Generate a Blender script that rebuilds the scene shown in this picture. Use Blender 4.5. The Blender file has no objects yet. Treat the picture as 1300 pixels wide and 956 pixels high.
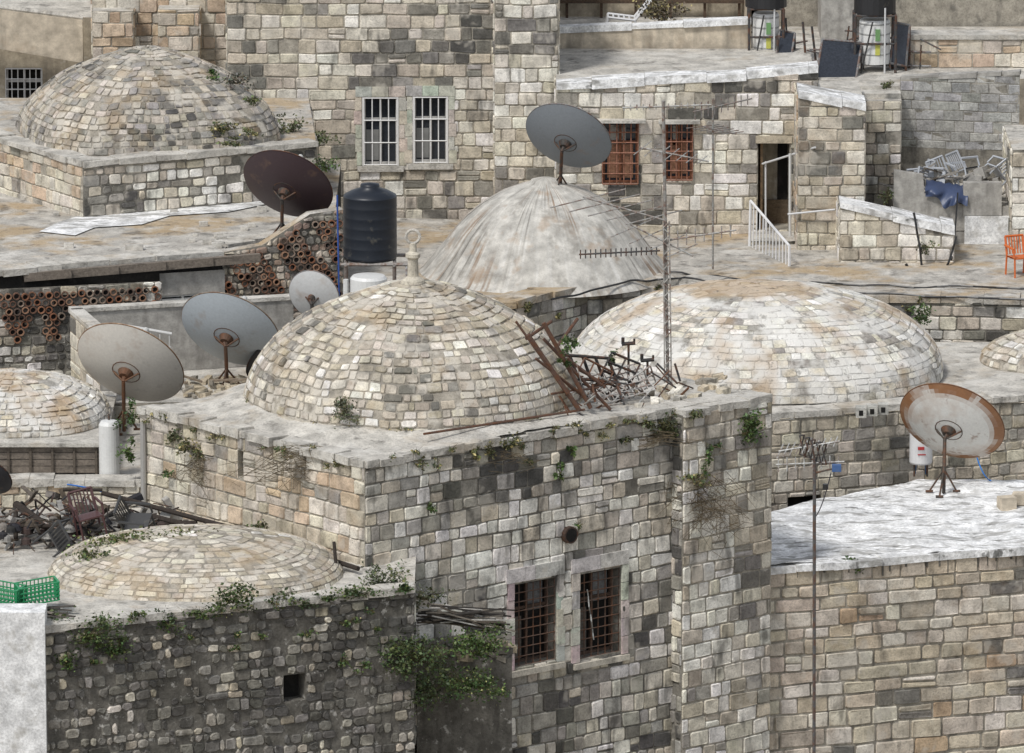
import bpy, math, random
from mathutils import Vector, noise
random.seed(7)
R=random.random
U=random.uniform
sc=bpy.context.scene
# ------------------------------------------------------------------ camera / survey
TH=math.radians(12); CT,ST=math.cos(TH),math.sin(TH); DD=130.0; FF=9750.0
CAM=Vector((0,-DD*CT,DD*ST)); FW=Vector((0,CT,-ST)); UPV=Vector((0,ST,CT))
def sight(a,b): return FW+Vector((1,0,0))*((a-650)/FF)+UPV*((478-b)/FF)
def at(a,b,y):            # world point on the vertical plane at depth y
    d=sight(a,b); return CAM+d*((y-CAM.y)/d.y)
def lev(a,b,z):           # world point on a level roof of height z
    d=sight(a,b); return CAM+d*((z-CAM.z)/d.z)
cd=bpy.data.cameras.new("camera"); cam=bpy.data.objects.new("camera",cd); sc.collection.objects.link(cam)
cam.location=CAM; cam.rotation_euler=(math.radians(90)-TH,0,0); cd.lens=36*FF/1300; cd.sensor_width=36
cd.clip_start=1; cd.clip_end=2000; sc.camera=cam
# ------------------------------------------------------------------ materials
M={}
def weather(name,base,layers=(),bst=.5,bd=.03,rough=.92,metal=0,var=(.76,1.2),vs=4.0,fv=(.72,1.24)):
    m=bpy.data.materials.new(name); m.use_nodes=True; nt=m.node_tree; N=nt.nodes; L=nt.links
    b=N['Principled BSDF']; b.inputs['Roughness'].default_value=rough; b.inputs['Metallic'].default_value=metal
    if rough>.8: b.inputs['Specular IOR Level'].default_value=.2
    tc=N.new('ShaderNodeTexCoord')
    def nz(scale,det=3,ro=.65,off=0):
        mp=N.new('ShaderNodeMapping'); mp.inputs['Scale'].default_value=scale if isinstance(scale,tuple) else (scale,)*3
        mp.inputs['Location'].default_value=(off*3.1,off*1.7,off*2.3)
        L.new(tc.outputs['Object'],mp.inputs[0]); n=N.new('ShaderNodeTexNoise'); n.inputs['Scale'].default_value=1
        n.inputs['Detail'].default_value=det; n.inputs['Roughness'].default_value=ro; L.new(mp.outputs[0],n.inputs['Vector']); return n.outputs['Fac']
    def rng(src,lo,hi,a,c):
        r=N.new('ShaderNodeMapRange'); r.clamp=True
        for i,v in zip((1,2,3,4),(lo,hi,a,c)): r.inputs[i].default_value=v
        L.new(src,r.inputs[0]); return r.outputs[0]
    def mix(f,a,c,mode='MIX'):
        x=N.new('ShaderNodeMix'); x.data_type='RGBA'; x.blend_type=mode
        if hasattr(f,'links'): L.new(f,x.inputs[0])
        else: x.inputs[0].default_value=f
        for k,s in ((6,a),(7,c)):
            if hasattr(s,'links'): L.new(s,x.inputs[k])
            else: x.inputs[k].default_value=(*s,1)
        return x.outputs[2]
    if base is None:
        at_=N.new('ShaderNodeAttribute'); at_.attribute_name='Col'; col=at_.outputs['Color']
    else: col=base
    fine=nz(vs*5.5 if not isinstance(vs,tuple) else vs,3,.72,2)
    f2=rng(fine,.32,.68,*fv)
    cb=N.new('ShaderNodeCombineColor')
    if var:
        mu=N.new('ShaderNodeMath'); mu.operation='MULTIPLY'; L.new(rng(nz(vs if not isinstance(vs,tuple) else 3,1),.3,.7,*var),mu.inputs[0]); L.new(f2,mu.inputs[1]); f2=mu.outputs[0]
    for i in range(3): L.new(f2,cb.inputs[i])
    col=mix(1.0,col,cb.outputs[0],'MULTIPLY')
    for i,l in enumerate(layers):
        c,s,lo,hi,am=l[:5]; off=l[5] if len(l)>5 else i+3
        col=mix(rng(fine if s is None else nz(s,3,.68,off),lo,hi,0,am),col,c)
    L.new(col,b.inputs['Base Color'])
    if bst:
        bm=N.new('ShaderNodeBump'); bm.inputs['Strength'].default_value=bst; bm.inputs['Distance'].default_value=bd
        L.new(fine,bm.inputs['Height']); L.new(bm.outputs[0],b.inputs['Normal'])
    M[name]=m; return m
BLK=(.045,.041,.036); WHT=(.68,.66,.61)
SOOT=((.08,.076,.068),(2.6,2.6,.8),.55,.68,.65,60); REND=((.55,.51,.44),1.3,.57,.63,.5,50); PIT=((.1,.092,.08),None,.6,.7,.6)
weather('stone',None,[PIT,REND,SOOT])
weather('mortar',(.22,.205,.175),[PIT,REND,SOOT])  # base darkened so joints carry grime and painted shadow lines between stones
weather('mortar_light',(.36,.33,.275),[PIT,REND,SOOT])
GR1=((.075,.07,.06),1.5,.48,.64,.55,61); GR2=(BLK,(4,4,.8),.53,.69,.5,62)
weather('stone_grime',None,[PIT,GR1,GR2,(WHT,6,.62,.7,.4,63)])
weather('mortar_black',(.16,.15,.13),[PIT,GR1,GR2,(WHT,6,.6,.68,.5,63)])
weather('stone_warm',None,[PIT,((.38,.26,.15),1.1,.52,.68,.3),REND,((.1,.09,.075),(3,3,.8),.57,.7,.55,60)])
DREND=((.57,.53,.46),2.0,.52,.61,.75,52); DSOOT=((.14,.13,.115),1.6,.56,.68,.55,53); DORG=((.42,.3,.17),.9,.52,.66,.45,54); DP=((.09,.08,.07),None,.6,.69,.6)
weather('stone_dome',None,[DORG,DREND,DSOOT,DP]); weather('mortar_dome',(.33,.3,.25),[DORG,DREND,DSOOT,DP])
VW=((.7,.685,.645),1.5,.42,.56,.85,56); VO=((.42,.29,.16),.5,.51,.61,.65,57); VP=((.16,.148,.13),5,.57,.67,.6,58)
weather('stone_white',None,[VW,VO,VP]); weather('mortar_white',(.38,.36,.32),[VW,VO,VP])
weather('block_grey',None,[(BLK,3,.6,.75,.3)])
weather('roof_lichen',(.47,.445,.4),[((.42,.29,.14),.6,.48,.62,.65),(WHT,1.1,.56,.67,.6),(BLK,2.6,.55,.66,.5),((.11,.1,.09),None,.58,.68,.6)],bst=.8,vs=2.6)
weather('roof_plaster',(.52,.495,.445),[((.4,.31,.2),.8,.55,.68,.4),(BLK,2.8,.56,.68,.5),(WHT,1.4,.54,.66,.5),((.12,.112,.1),None,.59,.69,.6)],bst=.8,vs=2.6)
weather('roof_white',(.8,.8,.79),[((.24,.23,.21),(1.2,4.2,2),.54,.62,.7),((.45,.44,.41),2.5,.54,.64,.5),((.08,.08,.07),(2.5,9,3),.59,.67,.8)],bst=.6,vs=2.6)
weather('whitewash',(.76,.76,.75),[((.35,.33,.29),2.2,.56,.7,.6)],bst=.3)
weather('plaster_cream',(.54,.47,.37),[((.16,.15,.13),(2.5,2.5,.35),.54,.72,.5),((.38,.27,.17),1.3,.56,.7,.3)],bst=.25,fv=(.88,1.1))
weather('plaster_tan',(.4,.35,.27),[((.12,.11,.1),(2.5,2.5,.35),.5,.7,.5),(WHT,2,.62,.7,.3)],bst=.3,fv=(.85,1.12))
weather('plaster_grey',(.38,.365,.335),[((.12,.11,.1),(2.5,2.5,.5),.5,.68,.5),(WHT,1.6,.58,.68,.4)],bst=.35,fv=(.85,1.12))
weather('dome_cement',None,[((.36,.25,.16),1.6,.56,.66,.5),((.2,.185,.16),2.2,.55,.68,.5),((.13,.12,.1),None,.6,.7,.5)],bst=.35,fv=(.85,1.12))
weather('ground_earth',(.2,.16,.11),[(BLK,2,.5,.7,.4)])
weather('paint',None,[((.3,.18,.1),2.2,.58,.74,.35),((.12,.11,.1),4,.62,.78,.3)],bst=.03,bd=.01,rough=.5,var=None,fv=(.93,1.06))
weather('paint_rust',None,[((.36,.22,.13),1.3,.48,.66,.45),((.2,.09,.04),3.5,.6,.7,.6)],bst=.03,bd=.01,rough=.6,var=None,fv=(.93,1.06))
weather('iron',None,[((.15,.06,.025),7,.45,.62,.7)],bst=.2,bd=.01,rough=.7,metal=.2,var=None)
weather('plastic',None,[((.3,.27,.2),5,.62,.78,.25)],bst=0,rough=.42,var=None,fv=(.94,1.05))
weather('wood',None,[(BLK,(3,3,14),.5,.65,.5)],bst=.4,bd=.01,var=None)
weather('terracotta',None,[(BLK,5,.5,.65,.5)],bst=.3,var=None)
weather('leaf',None,[],bst=0,rough=.6,var=None,fv=(.75,1.25))
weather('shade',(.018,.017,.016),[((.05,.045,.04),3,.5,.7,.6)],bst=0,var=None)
weather('glass',(.03,.035,.045),[],bst=0,rough=.12,var=None)
# ------------------------------------------------------------------ mesh builder
class MB:
    def __init__(s): s.v=[];s.f=[];s.c=[];s.m=[];s.mats=[]
    def add(s,vs,fs,mat,col=(.5,.5,.5)):
        o=len(s.v); s.v+=[tuple(v) for v in vs]
        if mat not in s.mats: s.mats.append(mat)
        mi=s.mats.index(mat)
        for i,f in enumerate(fs):
            s.f.append([k+o for k in f]); s.c.append(col[i] if isinstance(col,list) else col); s.m.append(mi)
    def obj(s,name,parent=None,smooth=False):
        me=bpy.data.meshes.new(name); me.from_pydata(s.v,[],s.f)
        for k in s.mats: me.materials.append(M[k])
        me.polygons.foreach_set('material_index',s.m)
        ca=me.color_attributes.new('Col','FLOAT_COLOR','CORNER'); d=[]
        for f,c in zip(s.f,s.c): d+=[c[0],c[1],c[2],1.0]*len(f)
        ca.data.foreach_set('color',d)
        if smooth: me.polygons.foreach_set('use_smooth',[True]*len(s.f))
        me.update(); o=bpy.data.objects.new(name,me); sc.collection.objects.link(o)
        if parent: o.parent=parent
        return o
def group(name):
    e=bpy.data.objects.new(name,None); e.empty_display_size=.3; sc.collection.objects.link(e); return e
def basis(d):
    d=d.normalized(); a=Vector((0,0,1)) if abs(d.z)<.9 else Vector((1,0,0))
    e=d.cross(a).normalized(); return e,d.cross(e).normalized()
def tube(mb,p,q,r,mat='iron',col=(.1,.09,.08),n=7,r2=None):
    p,q=Vector(p),Vector(q); e,g=basis(q-p); r2=r if r2 is None else r2; vs=[]
    for c,rr in ((p,r),(q,r2)):
        for i in range(n):
            a=2*math.pi*i/n; vs.append(c+e*math.cos(a)*rr+g*math.sin(a)*rr)
    fs=[[i,(i+1)%n,n+(i+1)%n,n+i] for i in range(n)]+[list(range(n))[::-1],list(range(n,2*n))]
    mb.add(vs,fs,mat,col)
def poly(mb,pts,r,mat='iron',col=(.1,.09,.08),n=6):
    for a,b in zip(pts,pts[1:]): tube(mb,a,b,r,mat,col,n)
def cable(mb,p,q,sag,r=.012,col=(.02,.02,.02),n=14,wob=0.0):
    p,q=Vector(p),Vector(q); pts=[]
    for i in range(n+1):
        t=i/n; v=p.lerp(q,t); v.z-=sag*4*t*(1-t); w=wob*(4*t*(1-t))
        v+=Vector((0,math.sin(t*17)*w,math.sin(t*11+1)*w*.4)); pts.append(v)
    poly(mb,pts,r,'plastic',col,5)
def box(mb,c,ex,ey,ez,mat,col=(.4,.4,.4)):
    c=Vector(c); vs=[c+ex*i+ey*j+ez*k for i in(-1,1) for j in(-1,1) for k in(-1,1)]
    mb.add(vs,[[0,1,3,2],[4,6,7,5],[0,4,5,1],[2,3,7,6],[0,2,6,4],[1,5,7,3]],mat,col)
def abox(mb,x0,x1,y0,y1,z0,z1,mat,col=(.4,.4,.4)):
    box(mb,((x0+x1)/2,(y0+y1)/2,(z0+z1)/2),Vector(((x1-x0)/2,0,0)),Vector((0,(y1-y0)/2,0)),Vector((0,0,(z1-z0)/2)),mat,col)
def plank(mb,p,q,w,t,mat='wood',col=(.12,.09,.07)):
    p,q=Vector(p),Vector(q); e,g=basis(q-p); box(mb,(p+q)/2,(q-p)/2,e*w/2,g*t/2,mat,col)
def lathe(mb,c,prof,n,mat,col=(.4,.4,.4),sx=1,sy=1,cf=None):
    c=Vector(c); vs=[]
    for r,z in prof:
        for i in range(n):
            a=2*math.pi*i/n; vs.append(c+Vector((r*math.cos(a)*sx,r*math.sin(a)*sy,z)))
    fs=[[j*n+i,j*n+(i+1)%n,(j+1)*n+(i+1)%n,(j+1)*n+i] for j in range(len(prof)-1) for i in range(n)]
    mb.add(vs,fs,mat,[cf(i/n,j/(len(prof)-1)) for j in range(len(prof)-1) for i in range(n)] if cf else col)
# ------------------------------------------------------------------ masonry
def palette(cols,bias=.7,freq=.6,jit=.1,k0=1.04,ds=.28):
    tot=sum(w for _,w in cols)
    def f(P):
        v=R()+noise.noise(Vector(P)*freq)*bias; v=min(max(v,0),.9999)*tot
        for c,w in cols:
            v-=w
            if v<0: break
        k=(1+U(-jit,jit))*k0; l=.3*c[0]+.6*c[1]+.1*c[2]; c=[x*(1-ds)+l*ds for x in c]
        return (c[0]*k,c[1]*k*U(.98,1.02),c[2]*k*U(.94,1.05))
    return f
G0=(.11,.103,.09);G1=(.2,.185,.155);G2=(.33,.3,.25);T1=(.46,.39,.28);T2=(.56,.48,.36);C1=(.65,.585,.46);W1=(.77,.73,.64);O1=(.47,.32,.18);O2=(.58,.42,.26)
P_mix=palette([(G0,.8),(G1,1.4),(G2,2),(T1,2.2),(T2,3),(C1,2.5),(W1,1.2)])
P_front=palette([(G0,.3),(G1,1.4),(G2,2.4),((.39,.365,.31),3),(T2,2),(C1,2.4),(W1,3.4)],.85,.75)
P_cream=palette([(G1,.4),(T1,1.5),(T2,3),(C1,4),(W1,1.5)])
P_ochre=palette([(G2,.5),(O1,1.2),(O2,3),(T2,3),(C1,2.5)])
P_grime=palette([(G0,2),(G1,3),(G2,3),(T1,2),(C1,1),(W1,1)],.8,.8)
P_sand=palette([(G1,.8),(O1,.5),(T1,2),(T2,3),((.6,.49,.35),3),(C1,3)],.6)
P_dome=palette([(G1,.25),(G2,1),(T1,2.8),(T2,3.8),(C1,3),(W1,.8)],.5,k0=.98)
P_white=palette([(G2,1),(T2,2),(C1,3),(W1,5)],.6)
P_block=palette([((.29,.285,.27),1),((.34,.33,.31),1),((.39,.38,.36),.6)],.4)
class Wall:
    def __init__(s,A,B):
        s.A=Vector((A[0],A[1],0)); s.B=Vector((B[0],B[1],0)); d=s.B-s.A; s.len=d.length; s.d=d.normalized(); s.n=Vector((s.d.y,-s.d.x,0))
    def P(s,u,z,o=0): return s.A+s.d*u+s.n*o+Vector((0,0,z))
    def hit(s,a,b):
        r=sight(a,b); t=(s.A-CAM).dot(s.n)/r.dot(s.n); p=CAM+r*t; return (p-s.A).dot(s.d),p.z
    def pt(s,a,b,o=0):
        u,z=s.hit(a,b); return s.P(u,z,o)
    def rect(s,a0,a1,b0,b1):
        am,bm=(a0+a1)/2,(b0+b1)/2
        return s.hit(a0,bm)[0],s.hit(a1,bm)[0],s.hit(am,b1)[1],s.hit(am,b0)[1]
    def box(s,mb,u0,u1,z0,z1,o0,o1,mat,col=(.4,.4,.4)):
        box(mb,s.P((u0+u1)/2,(z0+z1)/2,(o0+o1)/2),s.d*(u1-u0)/2,s.n*(o1-o0)/2,Vector((0,0,(z1-z0)/2)),mat,col)
def top_fn(zt,w):
    if not isinstance(zt,list): return lambda u:zt
    def f(u):
        if u<=zt[0][0]: return zt[0][1]
        for (a,za),(b,zb) in zip(zt,zt[1:]):
            if u<=b: return za+(zb-za)*(u-a)/(b-a)
        return zt[-1][1]
    return f
def masonry(mb,w,zb,zt,row=.26,sw=(.22,.52),pal=P_mix,mat='stone',mort='mortar',opens=(),lift=.024,gap=.009,vis=-7.6,rough=1.0,skip=.012):
    tf=top_fn(zt,w); br=[0,w.len]+([u for u,_ in zt if 0<u<w.len] if isinstance(zt,list) else [])
    for o in opens: br+=[o[0],o[1]]
    br=sorted(set(br))
    for a,b in zip(br,br[1:]):
        if b-a<1e-4: continue
        m=(a+b)/2; cuts=sorted([(o[2],o[3]) for o in opens if o[0]<m<o[1]]); lo=zb
        for c0,c1 in cuts:
            mb.add([w.P(a,lo),w.P(b,lo),w.P(b,c0),w.P(a,c0)],[[0,1,2,3]],mort); lo=c1
        mb.add([w.P(a,lo),w.P(b,lo),w.P(b,tf(b)),w.P(a,tf(a))],[[0,1,2,3]],mort)
    for o in opens:
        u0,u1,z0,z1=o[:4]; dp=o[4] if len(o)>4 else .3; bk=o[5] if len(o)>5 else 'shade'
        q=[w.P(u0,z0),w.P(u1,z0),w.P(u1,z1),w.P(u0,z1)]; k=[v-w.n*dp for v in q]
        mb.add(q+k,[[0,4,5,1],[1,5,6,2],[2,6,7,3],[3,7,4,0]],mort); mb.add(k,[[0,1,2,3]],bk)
    z=max(zb,vis); zmax=max(tf(u) for u in br); sd=U(0,99)
    while z<zmax:
        h=row*U(.8,1.22); u=-U(0,.2)
        while u<w.len:
            L=U(*sw)*(1 if R()>.12 else 1.5); ua,ub=max(u,0),min(u+L,w.len); u+=L
            if ub-ua<.04: continue
            if R()<skip: continue
            ps=[(ua,ub,z,z+h)]
            if R()<.05*rough and h>.2: ps=[(ua,ub,z,z+h*.5),(ua,ub,z+h*.5,z+h)]
            for o in opens:
                nx=[]
                for a,b,c,d in ps:
                    if b<=o[0] or a>=o[1] or d<=o[2] or c>=o[3]: nx.append((a,b,c,d)); continue
                    if a<o[0]: nx.append((a,o[0],c,d))
                    if b>o[1]: nx.append((o[1],b,c,d))
                    a2,b2=max(a,o[0]),min(b,o[1])
                    if c<o[2]: nx.append((a2,b2,c,o[2]))
                    if d>o[3]: nx.append((a2,b2,o[3],d))
                ps=nx
            for a,b,c,d in ps:
                ta,tb=min(d,tf(a)),min(d,tf(b))
                if b-a<.04 or ta-c<.05 or tb-c<.05: continue
                g=gap*rough*U(.5,1.8); jj=.01*rough
                def wv(x,y): return noise.noise(Vector((x*1.1+sd,y*3,0)))*.035*rough
                l=lift*U(.4,1.5); mx,mz=(a+b)/2,(c+min(ta,tb))/2; O=[];I=[]
                ch=[U(.006,.03)*rough for _ in range(4)]
                cs=((a+g,c+g,1,1),(b-g,c+g,-1,1),(b-g,tb-g,-1,-1),(a+g,ta-g,1,-1))
                for k,(x,y,sx,sy) in enumerate(cs):
                    e=min(ch[k],(b-a)*.3,(d-c)*.3)
                    two=[(x,y+sy*e),(x+sx*e,y)]
                    if k in(1,3): two.reverse()
                    for px,py in two:
                        px+=U(-jj,jj)*.6; py+=U(-jj,jj)*.6
                        px=min(max(px,0),w.len); O.append(w.P(px,py+wv(px,py),.001))
                        qx=px+(.014 if px<mx else -.014); qy=py+(.014 if py<mz else -.014); I.append(w.P(qx,qy+wv(qx,qy),l+U(-.008,.008)))
                mb.add(O+I,[[i,(i+1)%8,8+(i+1)%8,8+i] for i in range(8)]+[list(range(8,16))],mat,pal(w.P(mx,mz)))
        z+=h
def coping(mb,w,zt,h=.09,inn=.35,out=.06,mat='roof_plaster',u0=0,u1=None,seg=(.4,.9)):
    tf=top_fn(zt,w); u=u0; u1=w.len if u1 is None else u1
    while u<u1-.02:
        L=min(U(*seg),u1-u); b=u+L
        if u1-b<.15: b=u1
        hh=h*U(.75,1.25); oo=out*U(.3,1.4); a_=u+.004; b_=b-.004; vs=[]
        for x in(a_,b_):
            for o in(oo+U(-.02,.02),-inn):
                for dz in(-.015-U(0,.04),hh+U(-.015,.015)): vs.append(w.P(x,tf(x)+dz,o))
        mb.add(vs,[[0,1,3,2],[4,6,7,5],[0,4,5,1],[2,3,7,6],[0,2,6,4],[1,5,7,3]],mat,(.45,.42,.36)); u=b
def house(mb,pts,zt,specs,roof='roof_plaster',zb=-10,plain='plaster_tan',rz=None):
    ws=[]
    for i,p in enumerate(pts):
        w=Wall(p,pts[(i+1)%len(pts)]); ws.append(w); s=specs.get(i)
        if s is None: mb.add([w.P(0,zb),w.P(w.len,zb),w.P(w.len,zt),w.P(0,zt)],[[0,1,2,3]],plain)
        else: masonry(mb,w,zb,s.pop('zt',zt),**s)
    if roof:
        mb.add([(p[0],p[1],(zt if rz is None else rz)-.004) for p in pts],[list(range(len(pts)))],roof)
    return ws
def dome(mb,cx,cy,z0,rx,ry,h,rows,sw,pal,stone,mort,pr=1.1,pz=1.0,n=2.0,rot=0,lift=.02,gap=.06):
    def P(t,ph,k=1.0,dz=0):
        a=t*math.pi/2; r=math.cos(a)**pr; zz=math.sin(a)**pz; c,s=math.cos(ph),math.sin(ph)
        nn=2+(n-2)*(1-t); m=(abs(c)**nn+abs(s)**nn)**(-1/nn); q=1+.016*noise.noise(Vector((c*2,s*2,t*3+cx))); x=rx*r*m*c*k*q; y=ry*r*m*s*k*q
        return Vector((cx+x*math.cos(rot)-y*math.sin(rot),cy+x*math.sin(rot)+y*math.cos(rot),z0+h*zz*q+dz))
    nu,nv=72,26; vs=[P(j/nv*.999,2*math.pi*i/nu) for j in range(nv+1) for i in range(nu)]
    mb.add(vs,[[j*nu+i,j*nu+(i+1)%nu,(j+1)*nu+(i+1)%nu,(j+1)*nu+i] for j in range(nv) for i in range(nu)],mort)
    ts=[0]
    for j in range(rows): ts.append(ts[-1]+U(.7,1.3))
    ts=[t/ts[-1]*.985 for t in ts]
    for j in range(rows):
        t0,t1=ts[j],ts[j+1]; rr=math.cos((t0+t1)/2*math.pi/2)**pr*(rx+ry)/2
        k=max(4,int(2*math.pi*rr/sw)); o=U(0,6); cuts=[o+2*math.pi*(i+U(-.36,.36))/k for i in range(k)]; cuts.append(cuts[0]+2*math.pi)
        for a,b in zip(cuts,cuts[1:]):
            if R()<.07: continue
            g=(b-a)*gap; gt=(t1-t0)*gap*1.3; l=lift*U(.2,1.5); jt=lambda:U(-1,1)*(t1-t0)*.08; ja=lambda:U(-1,1)*(b-a)*.06
            wv=lambda p:.3*(t1-t0)*noise.noise(Vector((math.cos(p)*5,math.sin(p)*5,t0*2)))
            A0,A1,T0,T1_=a+g,b-g,t0+gt,t1-gt; ca,ct=(A1-A0)*U(.06,.2),(T1_-T0)*U(.06,.2)
            Q=[(T0,A0+ca),(T0,A1-ca),(T0+ct,A1),(T1_-ct,A1),(T1_,A1-ca),(T1_,A0+ca),(T1_-ct,A0),(T0+ct,A0)]
            Q=[(max(0,t+jt()*.7+wv(p)*(t0>0.01)),p+ja()*.7) for t,p in Q]
            kk=1+l/max(rr,.5); mt,ma=(t0+t1)/2,(a+b)/2
            vv=[P(t,p,1.0015,.002) for t,p in Q]+[P(mt+(t-mt)*.87,ma+(p-ma)*.9,kk,l*.8) for t,p in Q]
            mb.add(vv,[[i,(i+1)%8,8+(i+1)%8,8+i] for i in range(8)]+[list(range(8,16))],stone,pal(vv[8]))
    return P
def grille(mb,w,u0,u1,z0,z1,o,nx,nz,r,mat,col):
    for i in range(nx+1):
        u=u0+(u1-u0)*i/nx; tube(mb,w.P(u,z0,o),w.P(u,z1,o),r,mat,col,5)
    for i in range(nz+1):
        z=z0+(z1-z0)*i/nz; tube(mb,w.P(u0,z,o+r),w.P(u1,z,o+r),r,mat,col,5)
def frame(mb,w,u0,u1,z0,z1,o,t,mat,col,mid=True,dep=.05):
    w.box(mb,u0,u1,z0,z0+t,o,o+dep,mat,col); w.box(mb,u0,u1,z1-t,z1,o,o+dep,mat,col)
    w.box(mb,u0,u0+t,z0+t,z1-t,o,o+dep,mat,col); w.box(mb,u1-t,u1,z0+t,z1-t,o,o+dep,mat,col)
    if mid:
        m=(u0+u1)/2; w.box(mb,m-t/2,m+t/2,z0+t,z1-t,o,o+dep,mat,col)
        zz=z0+(z1-z0)*.66; w.box(mb,u0+t,m-t/2,zz-t/2,zz+t/2,o,o+dep*.8,mat,col); w.box(mb,m+t/2,u1-t,zz-t/2,zz+t/2,o,o+dep*.8,mat,col)
# ------------------------------------------------------------------ plants
def plant(name,c,rx,rz,n=260,ry=None,col=(.06,.09,.03),leaf=.05,flower=None,dry=0):
    mb=MB(); c=Vector(c); ry=ry or rx*.7; rx*=1.08; rz*=1.12; n=int(n*1.15)
    cl=[(Vector((U(-1,1)*rx*.75,U(-1,1)*ry*.6,U(-.75,.8)*rz*.8)),U(.3,.6),U(.5,1.5)) for _ in range(max(4,n//45))]
    for q,_,_ in cl:
        for _ in range(2): tube(mb,c+Vector((U(-.1,.1)*rx,ry*.3,-rz*.3)),c+q+Vector((U(-.1,.1),0,U(0,.1))),.005,'wood',(.14,.12,.06),3,.002)
    for i in range(n):
        q,s,tone=random.choice(cl); d=Vector((random.gauss(0,1)*rx,random.gauss(0,1)*ry,random.gauss(0,1)*rz))*s*.5
        p=c+q+d; l=leaf*U(.5,1.5); a=Vector((U(-1,1),U(-1,1),U(-.3,1))).normalized(); e,g=basis(a)
        t=U(0,6.28); e2=e*math.cos(t)+g*math.sin(t); k=U(.6,1.5)*tone*1.25; cc=(col[0]*k*U(.8,1.3),col[1]*k,col[2]*k*U(.7,1.2))
        if R()<dry: cc=(.26*k,.22*k,.1*k)
        mm='leaf'
        if flower and R()<.1: cc=flower; l*=.6
        mb.add([p-e2*l*.35,p+a*l*.6-Vector((0,0,l*.1)),p+e2*l*.35,p-a*l*.6],[[0,1,2,3]],mm,cc)
    return mb.obj(name)
def twigs(name,c,rx,rz,n=40,col=(.14,.11,.07)):
    mb=MB(); c=Vector(c)
    for i in range(n):
        p=c+Vector((U(-.3,.3)*rx,0,U(-.2,.6)*rz))
        for k in range(3):
            q=p+Vector((U(-.45,.45)*rx,U(-.15,.02),U(-.5,.25)*rz)); tube(mb,p,q,.006,'wood',col,3,.002); p=q
    return mb.obj(name)
# ------------------------------------------------------------------ satellite dish
def dish(c,diam,foot,col,rim,n=(.307,.756,.577),rust=.0,pole=(.05,.045,.04),tri=.28,mat='paint'):
    root=group('satellite_dish'); mb=MB(); c=Vector(c); n=Vector(n).normalized(); e,g=basis(n); Rr=diam/2; dep=Rr*.24; nr,ns=12,64
    for off,flip in((0,False),(-.018,True)):
        vs=[c+n*(-dep+off)]
        for j in range(1,nr+1):
            q=j/nr
            for i in range(ns):
                a=2*math.pi*i/ns; vs.append(c+(e*math.cos(a)+g*math.sin(a))*Rr*q+n*(dep*(q*q-1)+off))
        fs=[];cs=[]
        def cc(q,i):
            a=i*2*math.pi/ns; k=rust*max(0,(q-.8)/.2)*(.75+1.3*noise.noise(Vector((math.cos(a)*3,math.sin(a)*3,q*3+diam)))); k=min(1,max(0,k)); return tuple(col[t]*(1-k)+(.26,.12,.05)[t]*k for t in range(3))
        for i in range(ns): fs.append([0,1+i,1+(i+1)%ns]); cs.append(cc(0,i))
        for j in range(1,nr):
            for i in range(ns):
                a0=1+(j-1)*ns; a1=1+j*ns; fs.append([a0+i,a1+i,a1+(i+1)%ns,a0+(i+1)%ns]); cs.append(cc((j+1)/nr,i))
        if flip: fs=[f[::-1] for f in fs]
        mb.add(vs,fs,mat,cs)
    mb.obj('reflector',root,True)
    m2=MB(); ring=[c+(e*math.cos(2*math.pi*i/ns)+g*math.sin(2*math.pi*i/ns))*Rr for i in range(ns+1)]; poly(m2,ring,.014,'iron',rim,5)
    hub=c-n*(dep+.02); h2=hub-n*.1
    tube(m2,hub,h2,Rr*.15,'iron',pole,14,Rr*.09)
    foot=Vector(foot); top=Vector((foot.x*.55+h2.x*.45,h2.y-.05,h2.z-.08))
    hr=[hub+(e*math.cos(2*math.pi*i/18)+g*math.sin(2*math.pi*i/18))*Rr*.26+n*.022 for i in range(19)]; poly(m2,hr,.012,'iron',pole,5)
    for s in(-1,1):
        tube(m2,top,hub+e*s*Rr*.26+n*.022,.018,'iron',pole); tube(m2,top,hub+e*s*.05-g*s*.02+n*.01,.02,'iron',pole)
    tube(m2,top,h2,.035,'iron',pole)
    tube(m2,foot,top,.035,'iron',pole,9); mid=foot.lerp(top,.45)
    for a in(.6,2.6,4.4):
        f=foot+Vector((math.cos(a)*tri,math.sin(a)*tri,0)); tube(m2,mid,f,.018,'iron',pole); tube(m2,f-Vector((.07,0,0)),f+Vector((.07,0,0)),.025,'iron',pole)
    fo=c+n*Rr*.75
    for a in(.5,2.6,4.7): tube(m2,c+(e*math.cos(a)+g*math.sin(a))*Rr*.97,fo,.012,'iron',(.3,.3,.3),5)
    tube(m2,fo-n*.12,fo+n*.08,.05,'plastic',(.5,.5,.48),10)
    m2.obj('mount',root)
    return root
def yagi(mb,p,q,nel,l0,l1,r=.011,axis=None,col=(.2,.19,.18)):
    p,q=Vector(p),Vector(q); d=(q-p).normalized(); a=axis or Vector((0,0,1)).cross(d).normalized(); tube(mb,p,q,r*1.5,'iron',col,5)
    for i in range(nel):
        t=(i+.3)/nel; c=p.lerp(q,t); l=l0+(l1-l0)*t; tube(mb,c-a*l/2,c+a*l/2,r,'iron',col,4)
X=lambda a,y:(at(a,300,y)).x
V=Vector
# ================================================================== GROUND
mb=MB(); mb.add([(-500,-200,-10.02),(500,-200,-10.02),(500,900,-10.02),(-500,900,-10.02)],[[0,1,2,3]],'ground_earth'); mb.obj('ground')

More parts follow.
